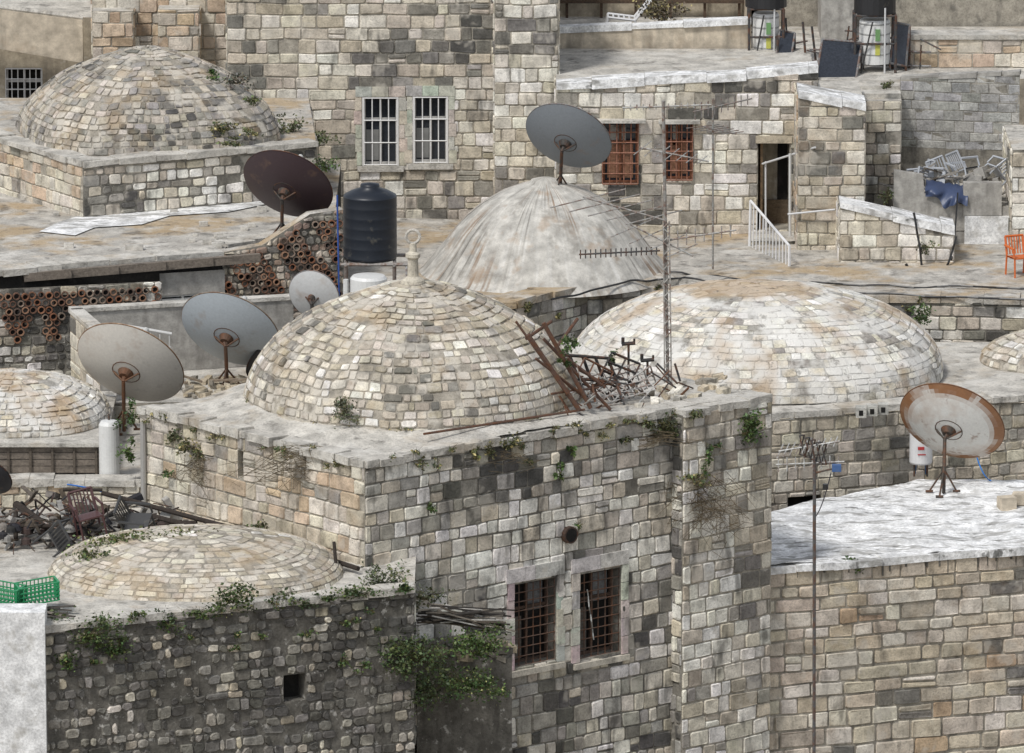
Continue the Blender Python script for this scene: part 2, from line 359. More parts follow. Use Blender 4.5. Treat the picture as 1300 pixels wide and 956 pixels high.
# ================================================================== FAR ROW
g=group('stone_house'); mb=MB()
x0,x1=X(290,30),X(708,30); zt=at(500,-70,30).z
w=Wall((x0,30),(x1,30)); wins=[w.rect(461,505,123,210),w.rect(525,568,122,207)]; arch=w.rect(535,556,306,330)
_pa=palette([(G0,1.4),(G1,2.8),(G2,2.8),(T1,2),(T2,1.5),(C1,2),(W1,1)],.5); _pb=palette([(G1,.8),(G2,1.2),(T1,2),(T2,3),(C1,4),(W1,1.6)])
P_far=lambda P:(_pa(P) if P[2]>1.4+noise.noise(V(P)*.5)*2+U(-.6,.6) else _pb(P))
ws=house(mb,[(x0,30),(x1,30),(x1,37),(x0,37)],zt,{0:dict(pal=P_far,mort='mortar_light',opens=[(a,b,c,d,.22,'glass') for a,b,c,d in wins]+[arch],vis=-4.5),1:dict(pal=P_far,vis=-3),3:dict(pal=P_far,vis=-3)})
pw=Wall((X(628,29.7),29.7),(x1+.01,29.7)); masonry(mb,pw,-10,zt,pal=palette([(G1,1.2),(G2,2),(T2,2.5),(C1,4),(W1,2)]),mort='mortar_light',vis=-4.5)
pl=Wall((X(628,29.7),29.999),(X(628,29.7),29.7)); masonry(mb,pl,-10,zt,pal=P_cream,vis=-4.5,sw=(.28,.31))
pr_=Wall((x1+.01,29.7),(x1+.01,31)); masonry(mb,pr_,-10,zt,pal=P_cream,vis=-4.5)
mb.obj('masonry',g)
mb=MB()
for a,b,c,d in wins:
    frame(mb,w,a,b,c,d,-.2,.05,'plastic',(.5,.49,.47)); grille(mb,w,a+.02,b-.02,c+.02,d-.02,.03,4,3,.013,'plastic',(.78,.77,.75))
    for s in (a-.02,b-.02): w.box(mb,s,s+.04,c,d,.01,.04,'plastic',(.68,.66,.63))
    w.box(mb,a+.06,a+(b-a)*.45,c+.08,c+(d-c)*.5,-.205,-.19,'plastic',(.25,.25,.24))
    w.box(mb,a-.12,b+.12,c-.12,c-.01,-.02,.09,'roof_plaster')
    for k in range(5):
        h_=(d-c)/5
        for s0,s1 in((a-U(.12,.2),a-.03),(b+.03,b+U(.12,.2))): w.box(mb,s0,s1,c+k*h_+.006,c+(k+1)*h_-.006,-.01,.035+U(0,.01),'stone',(.6*U(.85,1.05),.55*U(.85,1.05),.45))
    for k in range(3): w.box(mb,a-.16+k*(b-a+.32)/3+.005,a-.16+(k+1)*(b-a+.32)/3-.005,d+.01,d+.22,-.01,.04+U(0,.01),'stone',(.58*U(.8,1.05),.53*U(.85,1.05),.43))
mb.obj('windows',g)
g=group('stone_tower_house'); mb=MB(); xa,xb=X(120,32.5),X(296,32.5)
house(mb,[(xa,32.5),(xb,32.5),(xb,40),(xa,40)],at(200,-80,32).z,{0:dict(pal=P_ochre,mat='stone_warm',mort='mortar_light',vis=-2),3:dict(pal=P_ochre,mat='stone_warm',vis=0)})
for a0,a1,tp,yy in((120,172,14,32.0),(203,255,12,31.9)):
    A=(X(a0,yy),yy);B=(X(a1,yy),yy);z1=at(150,tp,yy).z
    house(mb,[A,B,(B[0],32.5),(A[0],32.5)],z1,{0:dict(pal=P_ochre,mat='stone_warm',mort='mortar_light',vis=-2),1:dict(pal=P_ochre,mat='stone_warm',vis=0)},roof='roof_plaster')
mb.obj('masonry',g)
g=group('plaster_house'); mb=MB(); xa,xb=X(-80,34),X(122,34)
w=Wall((xa,34),(xb,34)); wi=w.rect(8,54,86,138)
mb.add([(xa,42,at(0,-80,34).z),(xb,42,at(0,-80,34).z),(xb,42,-10),(xa,42,-10)],[[0,3,2,1]],'plaster_cream')
masonry(mb,w,-10,w.hit(0,22)[1],pal=palette([(T1,2),(T2,2)]),mat='plaster_tan',mort='plaster_tan',opens=[wi],vis=50)
z1=w.hit(60,22)[1]; mb.add([(xa,34,z1),(xb,34,z1),(xb,42,z1),(xa,42,z1)],[[0,1,2,3]],'roof_plaster')
w2=Wall((X(-80,33),33),(X(108,33),33)); u1=w2.len
vs=[w2.P(0,w2.hit(-80,2)[1]),w2.P(u1,w2.hit(108,26)[1]),w2.P(u1,w2.hit(108,80)[1]),w2.P(0,w2.hit(-80,48)[1])]
vs2=[v+V((0,.2,0)) for v in vs]; mb.add(vs+vs2,[[3,2,1,0],[0,1,5,4],[1,2,6,5],[2,3,7,6],[4,5,6,7]],'plaster_cream')
poly(mb,[vs[0]+V((0,.1,.04)),vs[1]+V((0,.1,.04))],.07,'roof_plaster')
mb.obj('walls',g); mb=MB(); frame(mb,w,*wi,-.1,.04,'plastic',(.5,.5,.5)); grille(mb,w,*wi,.12,6,4,.013,'plastic',(.6,.6,.6)); mb.obj('window_grille',g)

g=group('plaster_house'); mb=MB(); y=33
w=Wall((X(706,y),y),(X(952,y),y)); zt=[(0,w.hit(708,40)[1]),(w.len,w.hit(950,28)[1])]
mb.add([w.P(0,w.hit(708,96)[1]),w.P(w.len,w.hit(950,92)[1]),w.P(w.len,zt[1][1]),w.P(0,zt[0][1])],[[0,1,2,3]],'plaster_cream')
mb.add([w.P(0,zt[0][1]),w.P(w.len,zt[1][1]),w.P(w.len,zt[1][1],-.3),w.P(0,zt[0][1],-.3)],[[0,1,2,3]],'roof_white')
mb.add([w.P(w.len,-10),w.P(w.len,-10,-6),w.P(w.len,zt[1][1],-6),w.P(w.len,zt[1][1])],[[0,1,2,3]],'plaster_cream')
coping(mb,w,zt,.07,.35,.05,'whitewash',seg=(1,1.6))
w.box(mb,0,w.len,w.hit(800,103)[1],w.hit(800,95)[1],-.2,.06,'wood',(.42,.22,.12))
wb=Wall((X(706,33.4),33.4),(X(952,33.4),33.4)); mb.add([wb.P(0,-10),wb.P(wb.len,-10),wb.P(wb.len,w.hit(800,96)[1]),wb.P(0,w.hit(800,96)[1])],[[0,1,2,3]],'plaster_tan')
fz=w.hit(800,70)[1]; mb.add([w.P(0,fz,-.3),w.P(w.len,fz,-.3),w.P(w.len,fz,-5),w.P(0,fz,-5)],[[0,1,2,3]],'roof_plaster')
bw=Wall((X(700,38),38),(X(960,38),38)); mb.add([bw.P(0,-10),bw.P(bw.len,-10),bw.P(bw.len,bw.hit(800,-90)[1]),bw.P(0,bw.hit(800,-90)[1])],[[0,1,2,3]],'plaster_tan')
for a in range(6):
    bw.box(mb,.3+a*.75,.36+a*.75,fz,bw.hit(800,-60)[1],.1,.16,'wood',(.1,.07,.05))
bw.box(mb,0,bw.len,bw.hit(800,-2)[1],bw.hit(800,2)[1],.17,.25,'wood',(.1,.07,.05))
mb.obj('walls',g)
mb=MB(); A=at(772,22,33.9);B=at(806,26,33.9);C=at(826,2,34.1);dy=V((0,.5,0))
for s in(0,1):
    poly(mb,[A+dy*s,B+dy*s,C+dy*s],.03,'plastic',(.7,.7,.7)); tube(mb,B+dy*s,B+dy*s-V((-.1,0,.5)),.025,'plastic',(.7,.7,.7)); tube(mb,A+dy*s,A+dy*s-V((.05,0,.4)),.025,'plastic',(.7,.7,.7))
for i in range(11):
    t=i/5; p=A.lerp(B,t) if t<=1 else B.lerp(C,t-1); tube(mb,p,p+dy,.022,'plastic',(.72,.72,.72))
mb.obj('sun_lounger')
plant('dry_shrub',at(845,14,34),.5,.25,500,col=(.06,.05,.03),dry=.3,leaf=.06)

g=group('stone_house'); mb=MB(); y=28
w=Wall((X(706,y),y),(X(1037,y),y)); zt=[(0,w.hit(708,112)[1]),(w.hit(950,97)[0],w.hit(950,99)[1]),(w.len,w.hit(1036,90)[1])]
wi=[w.rect(765,810,154,233),w.rect(845,879,155,228)]; dr=w.rect(962,1002,182,292)
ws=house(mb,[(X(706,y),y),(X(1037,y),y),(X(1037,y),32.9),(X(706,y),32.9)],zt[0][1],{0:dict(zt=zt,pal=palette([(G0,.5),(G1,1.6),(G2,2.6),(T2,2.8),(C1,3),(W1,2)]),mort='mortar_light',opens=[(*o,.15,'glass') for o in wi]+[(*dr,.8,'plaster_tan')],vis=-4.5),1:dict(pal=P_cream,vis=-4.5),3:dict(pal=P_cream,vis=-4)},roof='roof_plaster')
coping(mb,w,zt,.12,.5,.06,'roof_white',seg=(.6,1.3)); mb.obj('masonry',g); mb=MB()
for o in wi:
    frame(mb,w,*o,-.12,.05,'wood',(.22,.09,.05)); grille(mb,w,*o,.05,5,6,.014,'iron',(.32,.15,.1)); w.box(mb,o[0]-.15,o[1]+.15,o[3],o[3]+.06,0,.25,'roof_plaster')
    w.box(mb,o[0]+.1,o[1]-.1,o[2]+.1,o[2]+.8,-.14,-.125,'wood',(.3,.16,.1)); w.box(mb,o[0]+.15,o[1]-.25,o[3]-.5,o[3]-.1,-.14,-.125,'wood',(.4,.38,.34))
mb.obj('windows',g); mb=MB()
w.box(mb,dr[0]+.05,dr[0]+.1,dr[2],dr[3],-.75,-.1,'wood',(.22,.15,.09)); w.box(mb,dr[0]-.05,dr[1]+.05,dr[3]+.01,dr[3]+.16,.0,.06,'stone',(.5,.44,.34))
w.box(mb,dr[1]-.22,dr[1]-.02,dr[2],dr[3]-.1,-.78,-.72,'shade'); w.box(mb,dr[0]+.1,dr[1],dr[2],dr[2]+.5,-.75,-.7,'wood',(.16,.12,.08))
mb.obj('door',g)
g=group('stone_stair_house'); mb=MB(); y=26.3
A=(X(1012,y),y);B=(X(1098,y),y); w=Wall(A,B); zt=[(0,w.hit(1012,122)[1]),(w.len,w.hit(1098,139)[1])]
house(mb,[A,B,(B[0],29.8),(A[0],29.8)],zt[1][1],{0:dict(zt=zt,pal=P_cream,mat='stone_warm',mort='mortar_light',row=.24,sw=(.2,.45),vis=-4.5),3:dict(zt=zt[0][1],pal=P_ochre,mat='stone_warm',mort='mortar_light',vis=-4.5)},roof='roof_plaster')
coping(mb,w,zt,.12,.9,.06,'roof_white',seg=(.5,.9)); mb.obj('masonry',g)
mb=MB(); zs=dr[2]; xs0=X(952,27); xs1=X(1008,26.2)
house(mb,[(xs0,26.9),(A[0]-.01,26.9),(A[0]-.01,27.995),(xs0,27.995)],zs-.02,{0:dict(pal=P_cream,vis=-4.5)})
ns=9; xa,xb=X(1000,25),X(1062,25)
for i in range(ns):
    z=zs-.15-i*.17; abox(mb,xa,xb,26.29-.24*(i+1)-.02,26.28-.24*i,-9,z,'stone',(.55-.012*i,.51-.01*i,.43-.01*i))
mb.obj('stone_stairs')
mb=MB(); col=(.74,.74,.74)
p=at(953,255,26.7); q=at(1002,312,24.6); pb=at(951,338,26.7); qb=at(1002,342,24.6)
tube(mb,p,q,.028,'plastic',col); tube(mb,pb,qb,.02,'plastic',col)
for i in range(13):
    t=i/12; tube(mb,p.lerp(q,t),pb.lerp(qb,t),.014 if i%12 else .03,'plastic',col,5)
tube(mb,pb,(pb.x,pb.y,pb.z-.8),.03,'plastic',col); tube(mb,qb,(qb.x,qb.y,-3.2),.03,'plastic',col)
tube(mb,at(1003,195,26.8),at(1003,300,26.8),.03,'plastic',(.6,.6,.58)); tube(mb,at(968,208,27.7),at(1035,187,26.2),.022,'plastic',(.6,.6,.6)); tube(mb,at(972,205,27.7),at(972,292,27.7),.02,'plastic',(.6,.6,.6))
tube(mb,at(1000,272,26.2),at(1060,266,26.1),.02,'plastic',(.6,.6,.6))
mb.obj('stair_railing')
g=group('stone_house'); mb=MB(); y=25
A=(X(1066,y),y);B=(X(1212,y),y); w=Wall(A,B); zt=[(0,w.hit(1068,262)[1]),(w.len,w.hit(1212,296)[1])]
house(mb,[A,B,(B[0],28.5),(A[0],28.5)],zt[1][1]-.1,{0:dict(zt=zt,pal=P_cream,mat='stone_warm',mort='mortar_light',row=.25,vis=-5),3:dict(zt=zt[0][1],pal=P_cream,vis=-5)},roof='roof_plaster')
coping(mb,w,zt,.14,.7,.06,'roof_white',seg=(.6,1.2)); mb.obj('masonry',g)
g=group('stone_pier_house'); mb=MB(); y=29.4
A=(X(1090,y),y);B=(X(1143,y),y); z1=at(1110,128,y).z
house(mb,[A,B,(B[0],32),(A[0],32)],z1,{0:dict(pal=P_cream,vis=-4.5,row=.22,sw=(.2,.4)),3:dict(pal=P_ochre,vis=-4)},roof='roof_lichen')
for k,(a0,a1,b) in enumerate(((1040,1146,112),(1062,1142,122))):
    yy=30.2-k*.5; abox(mb,X(a0,yy),X(a1,yy),yy,yy+1,at(1090,b+8,yy).z,at(1090,b-3,yy).z,'roof_plaster')
mb.obj('masonry',g)
g=group('concrete_block_wall'); mb=MB(); A=(X(1141,30),30.0);B=(X(1292,29.5),29.5); w=Wall(A,B); zt=[(0,w.hit(1142,100)[1]),(w.len,w.hit(1290,93)[1])]
masonry(mb,w,-10,zt,row=.2,sw=(.39,.41),pal=P_block,mat='block_grey',mort='mortar',lift=.006,gap=.02,vis=-1.5,rough=.3,skip=0)
ww=Wall((B[0],B[1]+.2),(A[0],A[1]+.2)); mb.add([ww.P(0,-10),ww.P(ww.len,-10),ww.P(ww.len,zt[0][1]),ww.P(0,zt[1][1])],[[0,1,2,3]],'plaster_grey')
coping(mb,w,zt,.05,.22,.02,'plaster_grey'); mb.obj('blocks',g)
g=group('terrace_house'); mb=MB(); y=27
A=(X(1134,y),y);B=(X(1296,y),y); w=Wall(A,B); fl=at(1180,262,y).z
house(mb,[A,B,(B[0],29.4),(A[0],29.9)],fl,{},roof='roof_plaster',plain='plaster_grey')
zz=[(0,w.hit(1134,216)[1]),(w.hit(1172,200)[0],w.hit(1172,222)[1]),(w.hit(1174,200)[0],w.hit(1172,245)[1]),(w.hit(1232,200)[0],w.hit(1232,262)[1])]
for (u0,a),(u1,b) in zip(zz,zz[1:]):
    mb.add([w.P(u0,fl-.5,.02),w.P(u1,fl-.5,.02),w.P(u1,b,.02),w.P(u0,a,.02),w.P(u0,fl-.5,-.15),w.P(u1,fl-.5,-.15),w.P(u1,b,-.15),w.P(u0,a,-.15)],[[0,1,2,3],[3,2,6,7],[4,7,6,5],[1,5,6,2]],'plaster_grey')
w.box(mb,w.hit(1226,0)[0],w.hit(1275,0)[0],w.hit(1250,272)[1]-.02,w.hit(1250,232)[1],-.2,.04,'plaster_grey')
w.box(mb,w.hit(1228,0)[0],w.hit(1292,0)[0],-9,w.hit(1250,274)[1],-.02,.08,'whitewash')
mb.obj('walls',g)
g=group('stone_house'); mb=MB(); y=26.4; A=(X(1284,y),y);B=(X(1360,y),y)
house(mb,[A,B,(B[0],29.3),(A[0],29.3)],at(1290,190,y).z,{0:dict(pal=P_cream,vis=-5),3:dict(pal=P_cream,vis=-5)}); mb.obj('masonry',g)
g=group('stone_house'); mb=MB(); y=38; A=(X(952,y),y);B=(X(1400,y),y)
house(mb,[A,B,(B[0],44),(A[0],44)],at(1100,-90,y).z,{0:dict(pal=P_ochre,mat='stone_warm',mort='mortar_light',vis=1,row=.24)})
mb.obj('masonry',g)
g=group('plaster_house'); mb=MB(); y=31.2; A=(X(952,y),y);B=(X(1345,y),y); z1=at(1100,100,y).z
house(mb,[A,B,(B[0],37.9),(A[0],37.9)],z1,{},plain='plaster_tan',roof='roof_plaster')
abox(mb,X(1040,36),X(1085,36),36,37.8,z1,at(1060,-60,36).z,'plaster_grey')
w=Wall((X(1140,32.6),32.6),(X(1320,32.6),32.6)); masonry(mb,w,z1,w.hit(1200,50)[1],pal=P_ochre,mat='stone_warm',mort='mortar_light',vis=z1); w.box(mb,0,w.len,w.hit(1200,50)[1]+.003,w.hit(1200,44)[1],-.6,.05,'roof_plaster'); w.box(mb,0,w.len,z1,w.hit(1200,50)[1],-.6,-.01,'plaster_tan')
mb.obj('walls',g); ZT=z1
def heater(a,b0,b1,y,wpx):
    g=group('solar_water_heater'); mb=MB(); c=at(a,b1,y); top=at(a,b0,y).z; r=wpx/2/61; cz=max(c.z,ZT+.05)
    lathe(mb,(c.x,c.y,0),[(0,cz),(r,cz+.01),(r,top-.05),(r*.9,top),(0,top)],24,'plastic',(.72,.72,.7))
    for k in range(4): lathe(mb,(c.x,c.y,cz+.2+k*(top-cz-.3)/3),[(r,0),(r*1.02,.01),(r*1.02,.03),(r,.04)],24,'plastic',(.35,.35,.34))
    for s in(-1,1):
        for t in(-1,1):
            p=V((c.x+s*r*1.3,y+t*r*1.15,ZT)); tube(mb,p,V((p.x,p.y,top+.12)),.03,'iron',(.06,.06,.06))
    for zz in(top+.12,(top+cz)/2):
        for s in(-1,1):
            tube(mb,(c.x-r*1.3,y+s*r*1.15,zz),(c.x+r*1.3,y+s*r*1.15,zz),.022,'iron',(.06,.06,.06)); tube(mb,(c.x+s*r*1.3,y-r*1.15,zz),(c.x+s*r*1.3,y+r*1.15,zz),.022,'iron',(.06,.06,.06))
    tube(mb,(c.x+r*.6,y-r*1.3,ZT),(c.x+r*.6,y-r*1.3,top+.3),.02,'plastic',(.6,.6,.6)); tube(mb,(c.x-r*.9,y-r*1.25,ZT),(c.x-r*.2,y-r*1.25,top),.018,'plastic',(.05,.05,.05))
    lathe(mb,(c.x,y,top+.14),[(0,0),(.44,0),(.44,.7),(.3,.85),(0,.87)],22,'plastic',(.02,.02,.022))
    abox(mb,c.x+.0,c.x+.1,y-r-.012,y-r*.97,(top+cz)/2+.05,(top+cz)/2+.3,'plastic',(.15,.3,.12)); abox(mb,c.x+.0,c.x+.1,y-r-.012,y-r*.97,(top+cz)/2-.25,(top+cz)/2-.02,'plastic',(.5,.5,.1))
    mb.obj('tank',g)
heater(972,16,72,33,34); heater(1110,24,80,32.3,40)
def panel(a0,a1,b0,b1,y,dy=1.0,sk=0):
    g=group('solar_panel'); mb=MB(); p0=at(a0,b1,y);p1=at(a1,b1+4,y);q1=at(a1+sk,b0+4,y+dy);q0=at(a0+sk,b0,y+dy)
    n_=V((0,.06,-.08)); mb.add([p0,p1,q1,q0]+[v+n_ for v in(p0,p1,q1,q0)],[[0,1,2,3],[4,7,6,5],[0,4,5,1],[1,5,6,2],[2,6,7,3],[3,7,4,0]],'glass')
    poly(mb,[p0,p1,q1,q0,p0],.025,'iron',(.2,.2,.2))
    for v in(p0,p1,q1,q0): tube(mb,v,(v.x,v.y,ZT),.025,'iron',(.1,.1,.1))
    mb.obj('panel',g)
panel(1036,1086,50,100,31.35,.8,8); panel(984,1003,38,78,32.2,.6,6); panel(1000,1040,74,96,31.5,.3); panel(1130,1150,28,80,32.2,.3,5)
mb=MB()
for i in range(17):
    p=at(988+i*12,78-i*.6,32.4+(i%3)*.7); tube(mb,(p.x,p.y,ZT),(p.x+U(-.1,.1),p.y,p.z+U(0,1.0)),U(.014,.03),'iron',(.06,.06,.06))
    if i%2: tube(mb,(p.x,p.y,p.z+U(0,.6)),(p.x+U(.4,.9),p.y,p.z+U(-.1,.6)),.018,'iron',(.12,.12,.12))
p=at(1000,80,33);q=at(1182,84,32.4); tube(mb,p,q,.02,'iron',(.3,.3,.3)); tube(mb,p+V((0,0,.3)),q+V((0,0,.3)),.02,'iron',(.2,.2,.2)); mb.obj('pipe_frame')

def chair(c,rot,s=1,col=(.62,.63,.64),tilt=0):
    mb=MB(); ca,sa=math.cos(rot),math.sin(rot); ct,st=math.cos(tilt),math.sin(tilt)
    def T(x,y,z):
        x,z=x*ct-z*st,x*st+z*ct
        return V(c)+V((x*ca-y*sa,x*sa+y*ca,z))*s
    def tb(a,b,r=.02): tube(mb,T(*a),T(*b),r,'plastic',col,5)
    for x in(-.22,.22):
        tb((x,-.22,0),(x,-.2,.44)); tb((x,.24,0),(x,.2,.44)); tb((x,.2,.44),(x,.3,.85)); tb((x*1.1,-.22,.44),(x*1.15,-.2,.64)); tb((x*1.15,-.22,.64),(x*1.1,.25,.66),.025)
    for i in range(7): tb((-.2+i*.066,.21,.46),(-.2+i*.066,.3,.86),.014)
    tb((-.22,.3,.85),(.22,.3,.85),.025)
    mb.add([T(-.22,-.22,.44),T(.22,-.22,.44),T(.22,.21,.43),T(-.22,.21,.43),T(-.22,-.22,.41),T(.22,-.22,.41),T(.22,.21,.4),T(-.22,.21,.4)],[[0,1,2,3],[7,6,5,4],[0,4,5,1],[1,5,6,2],[3,2,6,7]],'plastic',col)
    mb.obj('plastic_chair')
for (a,b,r,t) in((1205,236,.4,.3),(1232,226,2.2,-.4),(1250,222,3.6,.9),(1195,222,1.2,1.2),(1168,246,5,.1)):
    p=at(a,b,27.9); chair((p.x,p.y,max(p.z-.2,fl)),r,.9,(.42,.44,.47),t)
mb=MB(); nn=26; vs=[]
for i in range(nn+1):
    for j in range(nn+1):
        u,v=i/nn,j/nn; p=at(1176+u*54-v*2,227+v*32*(.8+.35*noise.noise(V((u*3,0,4))))+u*10,26.93-.1*v+.5*(1-v)**3); p+=V((0.02,.12,.04))*noise.noise(V((u*6+v*1.5,v*1.5,1)))*1.5; vs.append(p)
mb.add(vs,[[i*(nn+1)+j,i*(nn+1)+j+1,(i+1)*(nn+1)+j+1,(i+1)*(nn+1)+j] for i in range(nn) for j in range(nn)],'plastic',(.045,.065,.13))
mb.obj('blue_tarpaulin',smooth=True)
mb=MB()
for i in range(50):
    c=at(U(1140,1270),U(222,250),27.6); c.z=fl+U(.05,.6); d=V((U(-.5,.5),U(-.3,.3),U(-.1,.25)))
    if R()<.6: plank(mb,c,c+d,U(.03,.15),.03,'wood',random.choice([(.3,.28,.25),(.12,.1,.08),(.4,.38,.35)]))
    else: box(mb,c,d*.3,basis(d)[0]*U(.05,.15),basis(d)[1]*U(.03,.12),'plaster_grey')
mb.obj('stacked_scrap')

# ================================================================== TOP-LEFT DOMED HOUSE
g=group('domed_stone_house'); mb=MB(); zr=-.2
c0=lev(105,210,zr);c1=lev(402,184,zr);cl_=lev(-20,172,zr)
pts=[(cl_.x,cl_.y),(c0.x,c0.y),(c1.x,c1.y),(c1.x-.3,28.5),(cl_.x-.6,28.5)]
ws=house(mb,pts,zr,{0:dict(pal=P_ochre,mat='stone_warm',mort='mortar_light',vis=-3,row=.22,sw=(.2,.4)),1:dict(pal=palette([(G0,2.5),(G1,3),(G2,2.5),(T1,2),(T2,2),(C1,1.5),(W1,.5)],.6,.8),mat='stone',mort='mortar',vis=-2.5,row=.19,sw=(.15,.36),rough=1.3),2:dict(pal=P_grime,vis=-2)},roof='roof_lichen')
coping(mb,ws[0],zr,.08,.4,.07,'roof_plaster'); coping(mb,ws[1],zr,.08,.4,.07,'roof_plaster'); mb.obj('masonry',g)
mb=MB(); cx=X(188,24.3)
dome(mb,cx,24.5,zr,2.5,2.5,1.74,21,.17,palette([(G0,.5),(G1,2),(G2,3.5),(T1,3.5),(T2,1.2)],.5,ds=.4),'stone_dome','mortar_dome',pr=1.5,n=3.4,rot=math.radians(14),lift=.018,gap=.05); mb.obj('dome',g)
# ================================================================== LEFT LICHEN ROOF with pipe walls
zr=-1.25; g=group('flat_roofed_house'); mb=MB()
a=lev(-40,352,zr);b=lev(282,323,zr);c=lev(425,272,zr)
pts=[(a.x,a.y),(b.x,b.y),(b.x+.05,b.y+.8),(c.x,c.y-1.5),(c.x,c.y+5.5),(a.x,c.y+5.5)]
ws=house(mb,pts,zr,{},roof='roof_lichen',plain='shade')
coping(mb,ws[0],zr,.09,.5,.12,'roof_plaster',seg=(.5,1.1)); coping(mb,ws[2],zr,.06,.4,.1,'roof_plaster')
for i in range(26):
    p=lev(U(60,420),U(268,318),zr); s=U(.04,.11); box(mb,(p.x,p.y,zr+s*.5),V((s,0,0)),V((0,s*.7,0)),V((0,0,s*.5)),'roof_plaster')
p=[lev(50,295,zr),lev(75,283,zr),lev(112,271,zr),lev(200,263,zr),lev(330,250,zr),lev(350,258,zr),lev(290,270,zr),lev(215,275,zr),lev(180,286,zr),lev(120,290,zr),lev(95,300,zr)]
mb.add([v+V((0,0,.02)) for v in p],[list(range(len(p)))[::-1]],'roof_white')
mb.obj('roof',g)
mb=MB()
wz=Wall((X(-40,15.0),15.0),(X(205,15.9),15.9)); wt=wz.hit(100,362)[1]
masonry(mb,wz,-10,wt,pal=P_grime,mat='stone_grime',mort='mortar',row=.18,sw=(.15,.34),vis=-4,lift=.03,rough=1.3)
pw=Wall((X(203,16.3),16.3),(X(285,16.7),16.7)); wi=pw.rect(203,262,374,392)
masonry(mb,pw,-10,pw.hit(240,345)[1],pal=P_block,mat='plaster_grey',mort='plaster_grey',opens=[(*wi,.15,'glass')],vis=50)
frame(mb,pw,*wi,-.08,.04,'plastic',(.65,.65,.62))
for i in range(5):
    pq=at(30+i*60,352-i*5,15.35+i*.3); pr2=at(90+i*60,347-i*5,15.6+i*.3); plank(mb,pq,pr2,.12,.16,'wood',(.2,.17,.14))
mb.obj('walls',g)
def pipes(mb,w,a0,a1,b0,b1,keep,r=.078):
    u0,u1,z0,z1=w.rect(a0,a1,b0,b1); k=0; z=z0
    while z<z1:
        u=u0+(r if k%2 else 0)
        while u<u1:
            if keep((u-u0)/(u1-u0),(z-z0)/(z1-z0)):
                col=random.choice([(.26,.12,.07),(.3,.15,.09),(.18,.1,.07),(.34,.2,.13),(.14,.1,.08),(.3,.23,.18)]); vs=[]; n=10; ln=U(.03,.08)
                ju,jz=U(-.014,.014),U(-.014,.014); r_=r*U(.85,1)
                for rr,o in((r_*.96,0),(r_*.96,ln),(r_*.68,ln),(r_*.68,-.0)):
                    for i in range(n):
                        t=2*math.pi*i/n; vs.append(w.P(u+ju+rr*math.cos(t),z+jz+rr*math.sin(t),o+.03))
                mb.add(vs,[[j*n+i,j*n+(i+1)%n,(j+1)*n+(i+1)%n,(j+1)*n+i] for j in range(3) for i in range(n)],'terracotta',col)
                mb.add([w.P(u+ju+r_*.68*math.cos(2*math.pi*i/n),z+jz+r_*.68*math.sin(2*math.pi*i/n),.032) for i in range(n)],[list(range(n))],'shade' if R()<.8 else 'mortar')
            u+=2*r
        z+=r*1.75; k+=1
g=group('terracotta_pipe_parapet'); mb=MB(); pipes(mb,wz,0,202,368,426,lambda a,b:(abs(((a*4.6)%1)-.5)*2<b*1.1+.3 or b>.82) and R()>.05); mb.obj('pipes',g)
g=group('terracotta_pipe_parapet'); mb=MB(); wq=Wall((X(272,17.2),17.2),(X(436,17.8),17.8)); zt=[(0,wq.hit(280,322)[1]),(wq.hit(330,0)[0],wq.hit(330,312)[1]),(wq.hit(392,0)[0],wq.hit(392,272)[1]),(wq.len,wq.hit(432,266)[1])]
masonry(mb,wq,-10,zt,pal=palette([(G0,1),(G1,3),((.3,.2,.14),2),(T1,2),(T2,1)]),mat='stone',mort='mortar',row=.13,sw=(.1,.22),vis=-3,lift=.04,rough=1.2,gap=.008)
tf=top_fn(zt,wq)
for (u0,za),(u1,zb2) in zip(zt,zt[1:]): mb.add([wq.P(u0,za),wq.P(u1,zb2),wq.P(u1,zb2,-.3),wq.P(u0,za,-.3)],[[0,1,2,3]],'roof_lichen')
mb.add([wq.P(wq.len,-10),wq.P(wq.len,-10,-.3),wq.P(wq.len,zt[-1][1],-.3),wq.P(wq.len,zt[-1][1])],[[0,1,2,3]],'mortar_black')
ua,ub,za_,zb_=wq.rect(284,432,278,384)
pipes(mb,wq,284,432,278,384,lambda a,b: (za_+b*(zb_-za_))<tf(ua+a*(ub-ua))-.14 and (abs(((a*2.2+b*1.1)%1)-.5)>.14) and R()>.06)
mb.obj('pipes',g)

# ================================================================== STRIP HOUSE with smooth dome
zr=-2.95; g=group('long_roofed_house'); mb=MB()
fp=[lev(430,395,zr),lev(560,392,zr),lev(655,389,zr),lev(745,366,zr),lev(860,359,zr),lev(1000,379,zr),lev(1340,385,zr)]
pts=[(p.x,p.y) for p in fp]+[(fp[-1].x,28),(fp[0].x,29.9)]
dk=lambda:dict(pal=palette([(G0,1.2),(G1,2.5),(G2,2.5),(T1,1.5),(C1,2),(W1,2.4)],.9,.7),mat='stone',mort='mortar',vis=-6,row=.25,sw=(.2,.48))
ws=house(mb,pts,zr,{i:dk() for i in range(6)},roof='roof_lichen')
for i in range(6): coping(mb,ws[i],zr,.1,.6,.08,'roof_lichen',seg=(.5,1.1))
WS=ws
mb.obj('masonry',g); mb=MB(); dc=V((X(692,24.2),24.2,zr))
prof=[(2.6,-.06),(2.45,.05),(2.28,.25),(2.06,.52),(1.82,.84),(1.55,1.13),(1.24,1.38),(.9,1.58),(.56,1.72),(.32,1.79),(.28,1.84),(.18,1.87),(0,1.89)]
pp=[]
for i in range(len(prof)-1):
    for k in range(5): pp.append((prof[i][0]+(prof[i+1][0]-prof[i][0])*k/5,prof[i][1]+(prof[i+1][1]-prof[i][1])*k/5))
pp.append(prof[-1])
